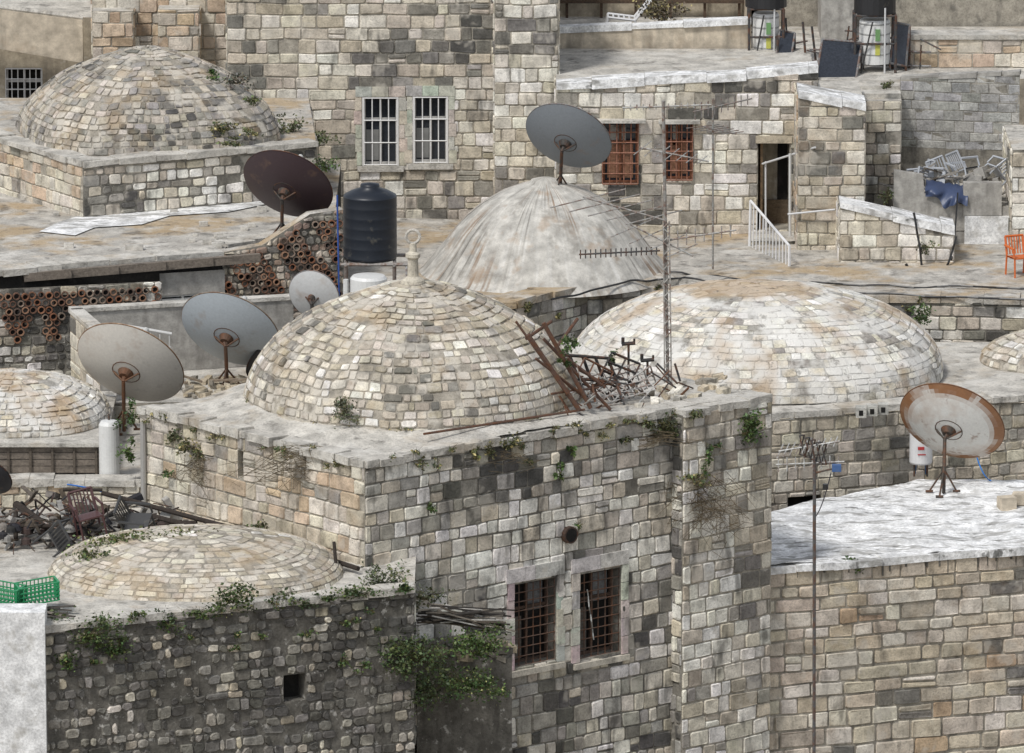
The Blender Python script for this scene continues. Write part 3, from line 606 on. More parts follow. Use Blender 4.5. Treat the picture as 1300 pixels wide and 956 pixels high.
def cf(u,t):
    a=2*math.pi*u; cx_,cy_=math.cos(a),math.sin(a)
    s=noise.noise(V((cx_*26,cy_*26,t*3)))+.7*noise.noise(V((cx_*60,cy_*60,t*4))); b_=noise.noise(V((cx_*2.5,cy_*2.5,t*3+5)))
    m=min(1,max(0,(b_+.2)*3)); k=min(1,max(0,(s+.05)*1.5))*m*.85
    br=(.26,.18,.12) if noise.noise(V((cx_*3,cy_*3,9)))>0 else (.19,.18,.16)
    w_=min(1,max(0,(-s-.1)*1.5))*.3; base=(.52,.5,.455)
    return tuple((base[i]*(1-k)+br[i]*k)*(1-w_)+(.68,.67,.64)[i]*w_ for i in range(3))
lathe(mb,dc,pp,300,'dome_cement',cf=cf)
mb.obj('cement_dome',g,True)
mb=MB(); q=[lev(700,380,zr+.12),lev(800,356,zr+.13),lev(870,352,zr+.13),lev(980,368,zr+.13),lev(1120,372,zr+.13),lev(1310,380,zr+.13)]
for a_,b_ in zip(q,q[1:]): cable(mb,a_,b_,.02,.022,wob=.04)
q=[lev(850,345,zr+.03),lev(960,357,zr+.03),lev(1100,362,zr+.03),lev(1310,366,zr+.03)]
for a_,b_ in zip(q,q[1:]): cable(mb,a_,b_,0,.02,wob=.08)
cable(mb,at(1160,270,24.9),at(1172,352,24.6),-.1,.024,wob=.1); cable(mb,at(1185,352,24.5),at(1214,300,24.9),.3,.024,wob=.1); cable(mb,at(1216,245,26.8),at(1208,330,24.8),.2,.018); cable(mb,at(1140,345,24.3),at(1200,352,24.3),.1,.022,wob=.1)
cable(mb,at(1150,335,24.6),at(1185,350,24.3),.25,.03,wob=.1); cable(mb,lev(760,358,zr+.14),lev(640,402,zr-.3),.05,.014,wob=.05)
mb.obj('black_cable')

# ================================================================== VAULT HOUSE
zr=-3.6; g=group('vaulted_stone_house'); mb=MB(); a=lev(700,548,zr);b=lev(965,532,zr);c=lev(1350,503,zr)
w_=Wall((b.x,b.y),(c.x,c.y)); op=w_.rect(1000,1042,630,665)
ws=house(mb,[(a.x,a.y+.6),(b.x,b.y),(c.x,c.y),(c.x,20.2),(a.x,20.2)],zr,{0:dict(pal=P_cream,vis=-6),1:dict(pal=palette([(G1,.5),(G2,2),(T1,4),(T2,3),(C1,1.5)],.4),mort='mortar_light',vis=-7,row=.22,sw=(.2,.42),opens=[op])},roof='roof_plaster')
coping(mb,ws[1],zr,.08,.5,.06,'roof_plaster'); mb.obj('masonry',g); mb=MB()
dome(mb,X(960,17.2),17.3,zr+.02,3.62,3.0,1.72,21,.24,P_white,'stone_white','mortar_white',pr=1.0,n=2.4,lift=.008,gap=.035)
mb.obj('vault_dome',g); mb=MB(); dome(mb,X(1335,19),18.4,zr,1.4,1.3,.6,8,.22,P_dome,'stone_dome','mortar_dome'); mb.obj('small_dome',g)
mb=MB()
for i in range(3):
    p=lev(1098+i*14,517-i*2,zr+.18); abox(mb,p.x-.17,p.x+.02,p.y-.2,p.y+.1,zr+.02,zr+.2,'block_grey',(.45,.44,.4))
    abox(mb,p.x-.12,p.x-.04,p.y-.206,p.y-.19,zr+.06,zr+.16,'shade')
mb.obj('concrete_blocks')

# ================================================================== RIGHT FRONT HOUSE
zr=-4.7; g=group('white_roofed_house'); mb=MB()
a=lev(966,727,zr);b=lev(1350,696,zr);c=lev(1350,613,zr);d=lev(1165,610,zr);e=lev(960,654,zr)
ws=house(mb,[(a.x,a.y),(b.x,b.y),(c.x,c.y),(d.x,d.y),(e.x,e.y)],zr,{0:dict(pal=P_sand,mat='stone_warm',mort='mortar_light',row=.28,sw=(.3,.68),vis=-9.5,lift=.035,gap=.014)},roof=None)
pts4=[V((a.x,a.y,zr)),V((b.x,b.y,zr)),V((c.x,c.y,zr)),V((e.x,e.y,zr))]; nn=60; vs=[]
for i in range(nn+1):
    for j in range(nn+1):
        u,v=i/nn,j/nn; f=pts4[0].lerp(pts4[1],u); bk=pts4[3].lerp(d,u/.6) if u<.6 else d.lerp(pts4[2],(u-.6)/.4)
        p=f.lerp(bk,v); p.z=zr+.08*noise.noise(V((p.x*.9,p.y*.9,0)))+(.03*noise.noise(p*4)) + (.1 if v<.06 else .05); vs.append(p)
mb.add(vs,[[i*(nn+1)+j,(i+1)*(nn+1)+j,(i+1)*(nn+1)+j+1,i*(nn+1)+j+1] for i in range(nn) for j in range(nn)],'roof_white')
coping(mb,ws[0],zr,.1,.3,.09,'roof_white',seg=(.5,1.2))
u=0
while u<ws[0].len-.1:
    L=U(.04,.3)*U(.3,1); ws[0].box(mb,u,u+U(.01,.04),zr-L,zr-.02,.01,.042,'mortar_black'); u+=U(.03,.3)
mb.obj('walls',g)
p=lev(1278,646,zr+.05); mb=MB(); box(mb,(p.x,p.y,zr+.15),V((.14,.05,0)),V((-.04,.12,0)),V((0,0,.13)),'plaster_cream'); box(mb,(p.x+.32,p.y+.3,zr+.18),V((.22,0,0)),V((0,.15,0)),V((.05,0,.1)),'plaster_cream'); mb.obj('stone_blocks')

# ================================================================== CENTRAL HOUSE
zr=-1.53; g=group('domed_stone_house'); mb=MB()
C0=lev(463,592,zr);CR=lev(966,505,zr);CL=lev(178,521,zr); CB=CR+(CL-C0)
pts=[(CL.x,CL.y),(C0.x,C0.y),(CR.x,CR.y),(CB.x,CB.y)]
wl=Wall(pts[0],pts[1]); wf=Wall(pts[1],pts[2])
slit=wl.rect(302,309,572,606); wi=[wf.rect(652,706,738,842),wf.rect(735,788,725,832)]
P_left=palette([(G2,1),(T1,2),(T2,3),(O2,1.8),(C1,2.8)],.6)
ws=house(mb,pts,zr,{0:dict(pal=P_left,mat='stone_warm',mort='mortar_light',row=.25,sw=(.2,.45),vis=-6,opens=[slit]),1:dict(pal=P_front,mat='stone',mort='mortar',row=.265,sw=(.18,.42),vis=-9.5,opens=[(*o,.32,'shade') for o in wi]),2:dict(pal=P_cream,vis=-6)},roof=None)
up0=wf.hit(853,700)[0]
A=wf.P(up0,0,.28);B=wf.P(wf.len+.02,0,.28); wp=Wall((A.x,A.y),(B.x,B.y)); masonry(mb,wp,-10,zr,pal=palette([(G1,.4),(G2,1.8),(T1,2),(T2,2.2),(C1,4),(W1,4.5)],.6),mort='mortar_light',row=.265,sw=(.2,.45),vis=-9.5)
A2=wf.P(up0,0,.0); wps=Wall((A2.x,A2.y),(A.x,A.y)); masonry(mb,wps,-10,zr,pal=P_front,sw=(.27,.29),vis=-9.5)
A3=wf.P(wf.len+.02,0,-.3); wpr=Wall((B.x,B.y),(A3.x,A3.y)); masonry(mb,wpr,-10,zr,pal=P_cream,vis=-9.5)
nn=60; vs=[]; a_,b_,c_,d_=[V((p[0],p[1],zr)) for p in pts]
dc=V((X(524,4.6),4.75,zr))
for i in range(nn+1):
    for j in range(nn+1):
        u,v=i/nn,j/nn; p=(b_.lerp(c_,u)).lerp(a_.lerp(d_,u),v); rr=(p-dc).length
        p.z=zr+.05+.22*max(0,1-max(0,rr-2.7)/1.0)+.06*noise.noise(p*1.3)+.02*noise.noise(p*6); vs.append(p)
mb.add(vs,[[i*(nn+1)+j,(i+1)*(nn+1)+j,(i+1)*(nn+1)+j+1,i*(nn+1)+j+1] for i in range(nn) for j in range(nn)],'roof_plaster')
coping(mb,ws[0],zr,.1,.3,.09,'roof_plaster',seg=(.2,.6)); coping(mb,ws[1],zr,.1,.3,.09,'roof_plaster',seg=(.2,.6)); coping(mb,wp,zr,.1,.3,.05,'roof_plaster',seg=(.2,.6))
mb.obj('masonry',g)
mb=MB()
dome(mb,dc.x,dc.y,zr+.08,2.98,2.98,2.14,23,.21,P_dome,'stone_dome','mortar_dome',pr=1.38,lift=.02,gap=.055); mb.obj('dome',g)
mb=MB(); ap=V((dc.x,dc.y,zr+2.2)); lathe(mb,ap,[(.22,-.05),(.2,.05),(.1,.12),(.09,.42),(.13,.46),(.13,.52),(.07,.56),(.06,.7),(0,.72)],16,'stone',(.5,.46,.38))
rg=[ap+V((.12*math.cos(t*math.pi/9),.0,.82+.12*math.sin(t*math.pi/9))) for t in range(19)]; poly(mb,rg,.03,'roof_plaster'); mb.obj('finial',g)
mb=MB()
for o in wi:
    a,b,c,d=o; frame(mb,wf,a,b,c,d,-.28,.05,'wood',(.12,.08,.06)); grille(mb,wf,a,b,c,d,-.05,6,9,.011,'iron',(.12,.08,.06))
    for zz0 in range(5):
        h_=(d-c+.1)/5; z_=c-.05+zz0*h_
        wf.box(mb,a-U(.14,.2),a-.005,z_+.006,z_+h_-.006,-.01,.03+U(0,.015),'stone',(.64*U(.8,1.05),.6*U(.82,1.02),.51)); wf.box(mb,b+.005,b+(U(.13,.17)),z_+.006,z_+h_-.006,-.01,.03+U(0,.015),'stone',(.62*U(.8,1.05),.58*U(.82,1.05),.49))
    for k in range(2): wf.box(mb,a-.2+k*(b-a+.35)/2+.004,a-.2+(k+1)*(b-a+.35)/2-.004,d+.055,d+.3,-.01,.045+U(0,.01),'stone',(.7*U(.9,1),.67*U(.9,1),.59))
    wf.box(mb,a-.15,b+.15,c-.16,c-.06,-.1,.08,'stone',(.55,.51,.43))
    wf.box(mb,a+.05,a+(b-a)*.42,c+.05,c+(d-c)*.55,-.3,-.285,'wood',(.16,.14,.12)); wf.box(mb,a+(b-a)*.55,b-.08,c+(d-c)*.6,d-.1,-.3,-.285,'wood',(.2,.2,.2))
cable(mb,wf.P(wi[1][0]+.2,wi[1][3]-.3,-.02),wf.P(wi[1][0]+.35,wi[1][2]+.3,-.02),.0,.012,(.4,.4,.38),wob=.1)
mb.obj('windows',g)
mb=MB(); p=wf.pt(720,678); q=p+wf.n*.12; tube(mb,p,q,.15,'iron',(.07,.045,.035),20); tube(mb,q,q+wf.n*.005,.12,'shade',n=20)
mb.obj('vent_pipe',g)
mb=MB(); p=wl.pt(186,535,.08); tube(mb,p,V((p.x,p.y,-4)),.05,'plastic',(.35,.34,.32),8); mb.obj('drain_pipe',g)

# scrap metal on roof
RZ=zr+.12
mb=MB()
for (a1,b1,y1,a2,b2,y2,r) in((670,425,3.0,735,520,3.2,.045),(690,410,3.3,750,518,3.4,.04),(655,408,3.0,720,500,3.1,.022),(680,455,2.9,748,508,3.5,.025),(538,551,1.2,742,520,3.3,.022),(690,430,3.6,775,520,3.9,.03),(733,405,5.2,700,450,4.2,.03),(668,430,3.1,700,408,3.6,.03),(700,500,3.0,760,492,3.8,.02),(720,455,4.0,768,492,4.2,.03)):
    p=at(a1,b1,y1);q=at(a2,b2,y2); tube(mb,p,q,r,'iron',(.12,.07,.05))
def gridp(o,e,f,nx,nz,r,col):
    for i in range(nx+1): tube(mb,o+e*i/nx,o+e*i/nx+f,r,'iron',col,4)
    for i in range(nz+1): tube(mb,o+f*i/nz,o+f*i/nz+e,r,'iron',col,4)
o=at(756,516,4.3); gridp(o,V((1.05,.5,.2)),V((-.3,.35,.4)),12,5,.013,(.45,.44,.42))
o=at(748,505,4.5); gridp(o,V((.4,.3,.75)),V((.5,.2,-.25)),5,2,.022,(.035,.035,.035))
o=at(718,480,4.3); gridp(o,V((.9,.4,-.15)),V((-.15,.1,.4)),4,1,.028,(.03,.03,.03))
o=at(775,498,4.8); gridp(o,V((.7,.1,.45)),V((.1,.3,-.35)),6,2,.016,(.4,.4,.38))
o=at(735,470,4.4); gridp(o,V((.5,.2,-.3)),V((.1,.1,.2)),3,1,.02,(.15,.08,.05))
for i in range(60):
    p=V((U(.9,3.0),0,RZ+U(.02,.5))); p.z-=max(0,(p.x-2)*.25); p.y=(p.x+2.49)*.8+U(.35,1.6); d=V((U(-.5,.5),U(-.3,.3),U(-.25,.35)))
    tube(mb,p,p+d,U(.008,.024),'iron',random.choice([(.05,.05,.05),(.3,.3,.28),(.14,.07,.04),(.04,.04,.04),(.5,.5,.48)]),5)
for a,b in((798,437),(822,458)):
    p=at(a,b,5.6); q=V((p.x,p.y,RZ)); tube(mb,q,p,.022,'iron',(.03,.03,.03)); tube(mb,p-V((.12,0,0)),p+V((.12,0,.02)),.035,'iron',(.03,.03,.03)); tube(mb,p+V((-.1,0,.0)),p+V((-.1,0,.12)),.03,'iron',(.03,.03,.03))
    tube(mb,p+V((.1,0,.0)),p+V((.1,0,.1)),.02,'iron',(.03,.03,.03))
for i in range(2):
    c=at(712+i*60,500,4.2+i*.4); rr=.22; poly(mb,[c+V((rr*math.cos(t*.35),.1*math.sin(t),rr*math.sin(t*.35))) for t in range(19)],.018,'iron',(.04,.04,.04))
mb.obj('scrap_metal_pile')
mb=MB()
for i in range(30):
    p=V((U(2.2,3.9),0,RZ-.02)); p.y=(p.x+2.49)*.8+U(.4,1.8); s=U(.04,.12); e=V((U(-1,1),U(-1,1),U(-.3,.3))).normalized()*s; f=e.cross(V((0,0,1))).normalized()*s*.8; box(mb,p,e,f,V((0,0,s*.5)),'stone',random.choice([T2,C1,W1,G2]))
mb.obj('rubble')

# TV mast
mb=MB(); b0=lev(848,490,zr+.05); t0=at(842,128,b0.y); tube(mb,b0,t0,.03,'iron',(.3,.29,.27),8)
b1=at(846,280,b0.y)
for s,t_ in((-1,-1),(1,-1),(0,1)):
    tube(mb,b0+V((s*.06,t_*.05,0)),b1+V((s*.05,t_*.04,0)),.014,'iron',(.42,.41,.38),5)
for i in range(24):
    z=b0.z+(b1.z-b0.z)*i/24; z2=z+(b1.z-b0.z)/24; s=1 if i%2 else -1; xx=b0.x+(b1.x-b0.x)*i/24; tube(mb,(xx-.06*s,b0.y-.05,z),(xx+.06*s,b0.y-.05,z2),.01,'iron',(.42,.41,.38),4)
ym=b0.y
yagi(mb,at(790,137,ym),at(903,133,ym),14,.1,.1,axis=V((0,.2,1)).normalized(),col=(.4,.4,.38)); yagi(mb,at(812,187,ym),at(900,205,ym),7,.9,.5,axis=V((.35,.9,.1)).normalized(),col=(.4,.4,.38)); yagi(mb,at(735,323,ym),at(838,318,ym),16,.16,.14,axis=V((0,.3,1)).normalized(),col=(.06,.06,.06))
yagi(mb,at(740,250,ym),at(845,280,ym),5,1.6,1.1,r=.012,axis=V((.85,.5,.12)).normalized(),col=(.35,.34,.32)); yagi(mb,at(846,305,ym),at(935,292,ym),8,.3,.2,axis=V((0,.3,1)).normalized(),col=(.35,.34,.32)); yagi(mb,at(800,285,ym),at(880,325,ym),4,1.5,.8,axis=V((.6,.8,.1)).normalized(),col=(.4,.4,.38))
mb.obj('television_antenna')
mb=MB(); p=at(905,345,24); tube(mb,(p.x,24,-2.9),at(905,125,24),.02,'iron',(.3,.3,.28)); yagi(mb,at(880,142,24),at(955,125,24),9,.35,.2,axis=V((0,.3,1)).normalized()); yagi(mb,at(890,160,24),at(935,170,24),6,.8,.5,axis=V((.8,.5,0)).normalized()); mb.obj('television_antenna')
mb=MB(); t0=at(1034,585,4.2); tube(mb,V((t0.x+.05,4.2,-10)),t0,.03,'iron',(.12,.12,.12),8); tube(mb,t0,at(1030,556,4.2),.02,'iron',(.3,.3,.3))
yagi(mb,at(988,573,4.2),at(1066,560,4.2),10,.5,.35,axis=V((.25,.9,.3)).normalized(),col=(.5,.5,.48)); yagi(mb,at(985,590,4.2),at(1072,586,4.2),8,.26,.22,axis=V((0,.25,1)).normalized(),col=(.5,.5,.48))
for i in range(5):
    p=at(1018+i*7,565+i*3,4.2); poly(mb,[p+V((0.05*math.sin(t*2),.06*math.cos(t),.2*math.sin(t))) for t in (0,1.05,2.1,3.14,4.2,5.2,6.28)],.014,'iron',(.08,.08,.08))
c=at(1062,594,4.1); box(mb,c,V((.08,0,0)),V((0,.06,0)),V((0,0,.06)),'plastic',(.06,.13,.3)); lathe(mb,at(1048,618,4.15),[(0,-.05),(.05,-.05),(.05,.05),(0,.05)],10,'plastic',(.03,.03,.03))
tube(mb,c,at(1036,600,4.18),.018,'iron'); cable(mb,at(1055,600,4.1),at(1036,655,4.18),.1,.01,(.05,.05,.06)); mb.obj('television_antenna')

# ================================================================== DISHES
dish(at(722,172,24),1.78,at(711,246,24.2),(.22,.24,.26),(.2,.2,.2))
dish(at(366,233,18.6),1.8,lev(358,305,-1.23),(.055,.035,.04),(.05,.03,.03))
TZ=-2.5; g=group('terrace_house'); mb=MB()
bl=(X(88,11.7),11.7); br_=(X(560,13.9),13.9); fl_=(X(125,9.4),9.4); fr=(X(560,9.9),9.9)
ws=house(mb,[fl_,fr,br_,bl],TZ,{0:dict(pal=P_cream,mat='stone_warm',mort='mortar_light',vis=-6),3:dict(pal=P_cream,mat='stone_warm',mort='mortar_light',vis=-6,row=.3,sw=(.4,.7),lift=.01)},roof='roof_plaster')
w3=ws[3]; pz=-1.28
masonry(mb,w3,TZ,pz,pal=P_cream,mat='stone_warm',mort='plaster_cream',row=.3,sw=(.4,.7),lift=.01)
abk=Wall((bl[0]+.05,bl[1]),(X(372,12.9),12.9))
for ww_,l in((w3,w3.len),(abk,abk.len)):
    ww_.box(mb,0,l,TZ+.003,pz,-.2,-.003,'plaster_grey'); ww_.box(mb,-.03,l+.03,pz+.001,pz+.07,-.24,.03,'roof_plaster')
abox(mb,X(372,12.9),X(436,12.9),12.5,12.9,TZ+.003,at(400,420,12.5).z,'plaster_grey')
mb.obj('walls',g)
dish(at(399,374,12.2),.98,(X(398,12.0),12.0,TZ),(.5,.5,.49),(.2,.2,.2),n=(.33,.9,.25),tri=.2)
dish(at(293,417,11.0),1.9,(X(287,10.9),10.9,TZ),(.44,.48,.51),(.25,.2,.15),pole=(.1,.06,.04))
dish(at(352,452,11.4),1.3,(X(358,11.5),11.5,TZ),(.03,.03,.035),(.03,.03,.03),n=(-.5,.6,.6),tri=.2)
dish(at(166,460,8.3),2.02,(X(155,8.2),8.2,-2.75),(.6,.57,.52),(.3,.2,.12),pole=(.13,.07,.04))
dish(at(1209,534,12.2),2.0,lev(1198,626,-4.62),(.66,.65,.61),(.2,.1,.05),rust=1.5,pole=(.06,.05,.04),tri=.3,mat='paint_rust')
dish(at(-16,604,3.5),.9,(X(-10,3.5),3.5,-3.3),(.03,.03,.035),(.03,.03,.03))
mb=MB()
for i in range(6):
    t=i/5; p=at(155+t*60,415+t*8,10.9); tube(mb,p,p+V((0,0,-.45)),.012,'plastic',(.6,.6,.58),5)
tube(mb,at(150,412,10.9),at(218,424,10.9),.03,'plastic',(.6,.6,.58)); tube(mb,at(150,432,10.9),at(218,446,10.9),.02,'plastic',(.6,.6,.58))
for a in(152,216):
    p=at(a,440,10.9); tube(mb,p,(p.x,p.y,TZ),.02,'plastic',(.6,.6,.58))
mb.obj('metal_rack')
mb=MB()
for i in range(90):
    c=V((U(X(235,10.5),X(370,10.5)),U(9.8,11.5),TZ+.04)); s=U(.04,.13); e=V((U(-1,1),U(-1,1),U(-.4,.4))).normalized()*s; f=e.cross(V((0,0,1))).normalized()*s*U(.5,1); box(mb,c,e,f,V((0,0,s*.5)),'stone',random.choice([T2,C1,G2,T1]))
for i in range(7):
    c=V((U(X(230,10),X(360,10)),U(9.9,11.3),TZ+.15)); plank(mb,c,c+V((U(-.9,.9),U(-.3,.3),U(0,.3))),.1,.03,'wood',(.25,.2,.15))
mb.obj('rubble')
g=group('water_tank'); mb=MB(); c=at(470,330,13); zb0=c.z; r=.5
pf=[(0,0),(r*.97,0),(r,.04)]; z=.04
for i in range(6): pf+=[(r,z+.02),(r*.995,z+.035),(r*.995,z+.17),(r,z+.185)]; z+=.19
pf+=[(r,z),(r*.96,z+.03),(r*.7,z+.1),(r*.36,z+.16),(r*.36,z+.2),(r*.34,z+.23),(0,z+.25)]
lathe(mb,(c.x,13,zb0+.03),pf,40,'plastic',(.01,.014,.022)); mb.obj('tank',g,True); mb=MB()
for s in(-1,1):
    for t in(-1,1): tube(mb,(c.x+s*.45,13+t*.45,TZ),(c.x+s*.45,13+t*.45,zb0),.03,'iron',(.2,.17,.15))
    tube(mb,(c.x-.55,13+s*.45,zb0),(c.x+.75,13+s*.45,zb0),.035,'iron',(.3,.28,.26)); tube(mb,(c.x+s*.45,12.5,zb0-.01),(c.x+s*.45,13.5,zb0-.01),.03,'iron',(.3,.28,.26))
tube(mb,(c.x+.68,12.55,zb0),(c.x+.68,12.55,TZ),.02,'iron',(.5,.5,.5)); tube(mb,(c.x-.6,12.6,zb0+1.3),(c.x-.55,12.6,TZ),.018,'plastic',(.03,.08,.3)); mb.obj('stand',g)
g=group('boiler'); mb=MB(); c=at(468,395,12); lathe(mb,(c.x,12,c.z),[(0,0),(.32,0),(.34,.03),(.34,.62),(.3,.67),(0,.69)],26,'plastic',(.68,.68,.66)); tube(mb,(c.x-.42,12,TZ),(c.x-.42,12,c.z+.6),.05,'plastic',(.65,.65,.63)); abox(mb,c.x-.3,c.x+.3,11.8,12.2,TZ,c.z,'plaster_grey'); mb.obj('tank',g,False)
g=group('boiler'); mb=MB(); c=at(139,606,4.9); lathe(mb,(c.x,4.9,c.z),[(0,0),(.17,0),(.18,.03),(.18,.95),(.14,1.02),(0,1.04)],24,'plastic',(.66,.66,.64)); tube(mb,(c.x,4.9,c.z+1),(c.x,4.9,c.z+1.15),.02,'iron'); mb.obj('tank',g,False)
g=group('boiler'); mb=MB(); c=at(1169,588,13.2); lathe(mb,(c.x,13.2,c.z),[(0,0),(.2,0),(.215,.03),(.215,.6),(.19,.66),(0,.68)],24,'plastic',(.7,.7,.7))
for s in(-1,1): tube(mb,(c.x+s*.12,13.2,c.z),(c.x+s*.12,13.2,-4.72),.02,'iron'); tube(mb,(c.x+s*.08,13.2,c.z),(c.x+s*.1,13.3,-4.7),.012,'plastic',(.1,.2,.4))
abox(mb,c.x-.07,c.x+.05,12.975,12.986,c.z+.3,c.z+.36,'plastic',(.5,.03,.03)); abox(mb,c.x-.07,c.x+.08,12.975,12.986,c.z+.2,c.z+.22,'plastic',(.5,.03,.03)); mb.obj('tank',g,False)

# ================================================================== LEFT LOW HOUSES
g=group('small_domed_house'); mb=MB(); y=4.3
A=(X(-60,y),y);B=(X(182,y),y)
ws=house(mb,[A,B,(B[0],9.35),(A[0],9.35)],-2.85,{0:dict(pal=P_ochre,mat='stone_warm',mort='mortar_light',vis=-4.5,row=.22,sw=(.2,.35))},roof='roof_plaster')
coping(mb,ws[0],-2.85,.1,.4,.06,'roof_plaster'); z0=-2.34
abox(mb,A[0],X(127,5.2),5.2,9.3,-2.85,z0,'plaster_grey')
for i in range(4):
    zz=-2.82+i*.125; abox(mb,A[0],X(124,5),5.08+U(0,.03),5.19,zz,zz+.115,'wood',(.2,.17,.14))
for i in range(5): abox(mb,X(5+i*28,5),X(8+i*28,5),5.05,5.09,-2.84,z0+.02,'wood',(.12,.1,.08))
abox(mb,A[0],X(130,5),5.0,9.4,z0+.003,z0+.07,'roof_plaster'); mb.obj('walls',g); mb=MB()
dome(mb,X(15,7.4),7.3,z0+.07,1.72,1.9,.78,12,.2,palette([(T1,1),(T2,2),(C1,3),(W1,2)]),'stone_white','mortar_white',n=2.3,pr=1.2); mb.obj('dome',g)
zr=-3.3; g=group('small_domed_house'); mb=MB()
a=lev(52,800,zr);b=lev(526,750,zr)
pts=[(a.x,a.y),(b.x,b.y),(b.x-.05,.62),(C0.x-.03,-.05),(CL.x-.05,4.25),(-10.2,4.25),(-10.2,a.y+.3)]
ws=house(mb,pts,zr,{0:dict(pal=palette([(G0,4),(G1,4),(G2,3),(T1,1.5),(C1,.4)],.5,1.5),mat='stone_grime',mort='mortar_black',row=.16,sw=(.1,.28),vis=-9.5,lift=.035,rough=1.6,skip=.2,gap=.005,opens=[Wall((a.x,a.y),(b.x,b.y)).rect(360,388,856,890)]),1:dict(pal=P_grime,mat='stone_grime',vis=-6)},roof=None)
nn=50; vs=[]
for i in range(nn+1):
    for j in range(nn+1):
        x=-10.2+(b.x+10.2)*i/nn; u=(x-a.x)/(b.x-a.x); yf=a.y+(b.y-a.y)*u if u>0 else a.y+.3*u/(-.9)
        yb=4.25 if x<CL.x else (4.25+(-.05-4.25)*(x-CL.x)/(C0.x-CL.x) if x<C0.x else .6)
        yy=yf+(yb-yf)*j/nn; vs.append(V((x,yy,zr+.03+.05*noise.noise(V((x,yy,0))*1.2)+.025*noise.noise(V((x,yy,3))*5))))
mb.add(vs,[[i*(nn+1)+j,(i+1)*(nn+1)+j,(i+1)*(nn+1)+j+1,i*(nn+1)+j+1] for i in range(nn) for j in range(nn)],'roof_plaster')
coping(mb,ws[0],zr,.08,.3,.05,'roof_plaster',seg=(.12,.4)); mb.obj('masonry',g); mb=MB()
dome(mb,X(245,-.5),-.55,zr,2.5,2.15,.7,15,.22,palette([(T1,2),(T2,2.5),(C1,2.5),(W1,.5)],.4),'stone_dome','mortar_dome',pr=1.05,n=2.3,lift=.01,gap=.07); mb.obj('dome',g)
WB=ws[0]
mb=MB(); abox(mb,X(-60,-4.6),X(51,-4.6),-4.7,-4.05,-10,at(20,776,-4.6).z,'whitewash'); mb.obj('whitewashed_wall')
mb=MB(); abox(mb,b.x+.02,X(650,-.2),-.5,1.2,-10,at(580,835,-.5).z,'mortar_black')
for i in range(60):
    c=V((U(b.x,X(650,0)),U(-.5,.3),at(580,832,-.3).z+U(0,.1))); s=U(.05,.16); e=V((U(-1,1),U(-1,1),U(-.4,.4))).normalized()*s; f=e.cross(V((0,0,1))).normalized()*s*.7; box(mb,c,e,f,V((0,0,s*.4)),'stone_grime',random.choice([G1,G2,T1]))
mb.obj('rubble_ledge')
mb=MB()
for i in range(34):
    p=at(U(522,570),U(762,792),U(-1,-.3)); q=at(U(590,655),U(772,805),U(-.8,-.2)); plank(mb,p,q,U(.02,.08),.02,'wood',random.choice([(.12,.1,.08),(.5,.48,.44),(.05,.045,.04),(.25,.22,.18)]))
mb.obj('timber_scraps')
mb=MB()   # long pipes and beams lying against the left wall
for (a1,b1,y1,a2,b2,y2,r_) in((130,626,2.6,300,672,1.2,.045),(300,672,1.2,455,722,-.75,.045),(190,655,2.0,420,712,-.3,.055),(150,668,2.0,250,664,1.6,.045),(20,640,2.4,110,705,.9,.07),(0,668,1.6,120,668,1.6,.04),(80,622,2.8,130,622,2.8,.03),(262,664,1.4,345,684,.8,.06),(424,688,-.5,428,735,-.8,.03),(20,640,2.4,20,700,1.6,.04)):
    tube(mb,at(a1,b1,y1),at(a2,b2,y2),r_,'wood',(.045,.036,.03),8)
mb.obj('timber_beams')
mb=MB(); dk_=[(.03,.03,.03),(.05,.045,.04),(.1,.08,.06),(.03,.03,.035),(.2,.18,.16),(.07,.05,.045),(.3,.29,.27),(.14,.12,.1)]
for i in range(330):
    p=V((U(-9.2,-5.6),U(.8,3.4),0)); p.z=zr+U(.03,.62)*(1-.55*abs(p.x+7.6)/2); d=V((U(-.35,.35),U(-.3,.3),U(-.22,.25)))
    if R()<.5: plank(mb,p,p+d,U(.02,.1),U(.012,.03),'wood',random.choice(dk_))
    elif R()<.6: tube(mb,p,p+d,U(.008,.02),'iron',random.choice(dk_),5)
    else:
        e=d.normalized()*U(.05,.17); f,g_=basis(e); box(mb,p,e,f*U(.03,.12),g_*U(.01,.06),random.choice(['wood','iron','plaster_grey']),random.choice(dk_))
for i in range(50):
    p=V((U(-9.2,-6),U(.9,2.8),zr+U(.1,.35))); lathe(mb,p,[(0,0),(.1*U(.6,1.4),.02),(.08,.1),(.02,.14)],9,'wood',random.choice(dk_))
mb.obj('junk_heap')
for (a,b,r,t) in((118,676,.3,.2),(180,676,1.3,.6),(60,700,2.5,.9)):
    p=at(a,b,.9); chair((p.x,p.y,max(p.z-.1,zr+.05)),r,.95,(.08,.035,.035) if a==118 else (.05,.05,.05),t)
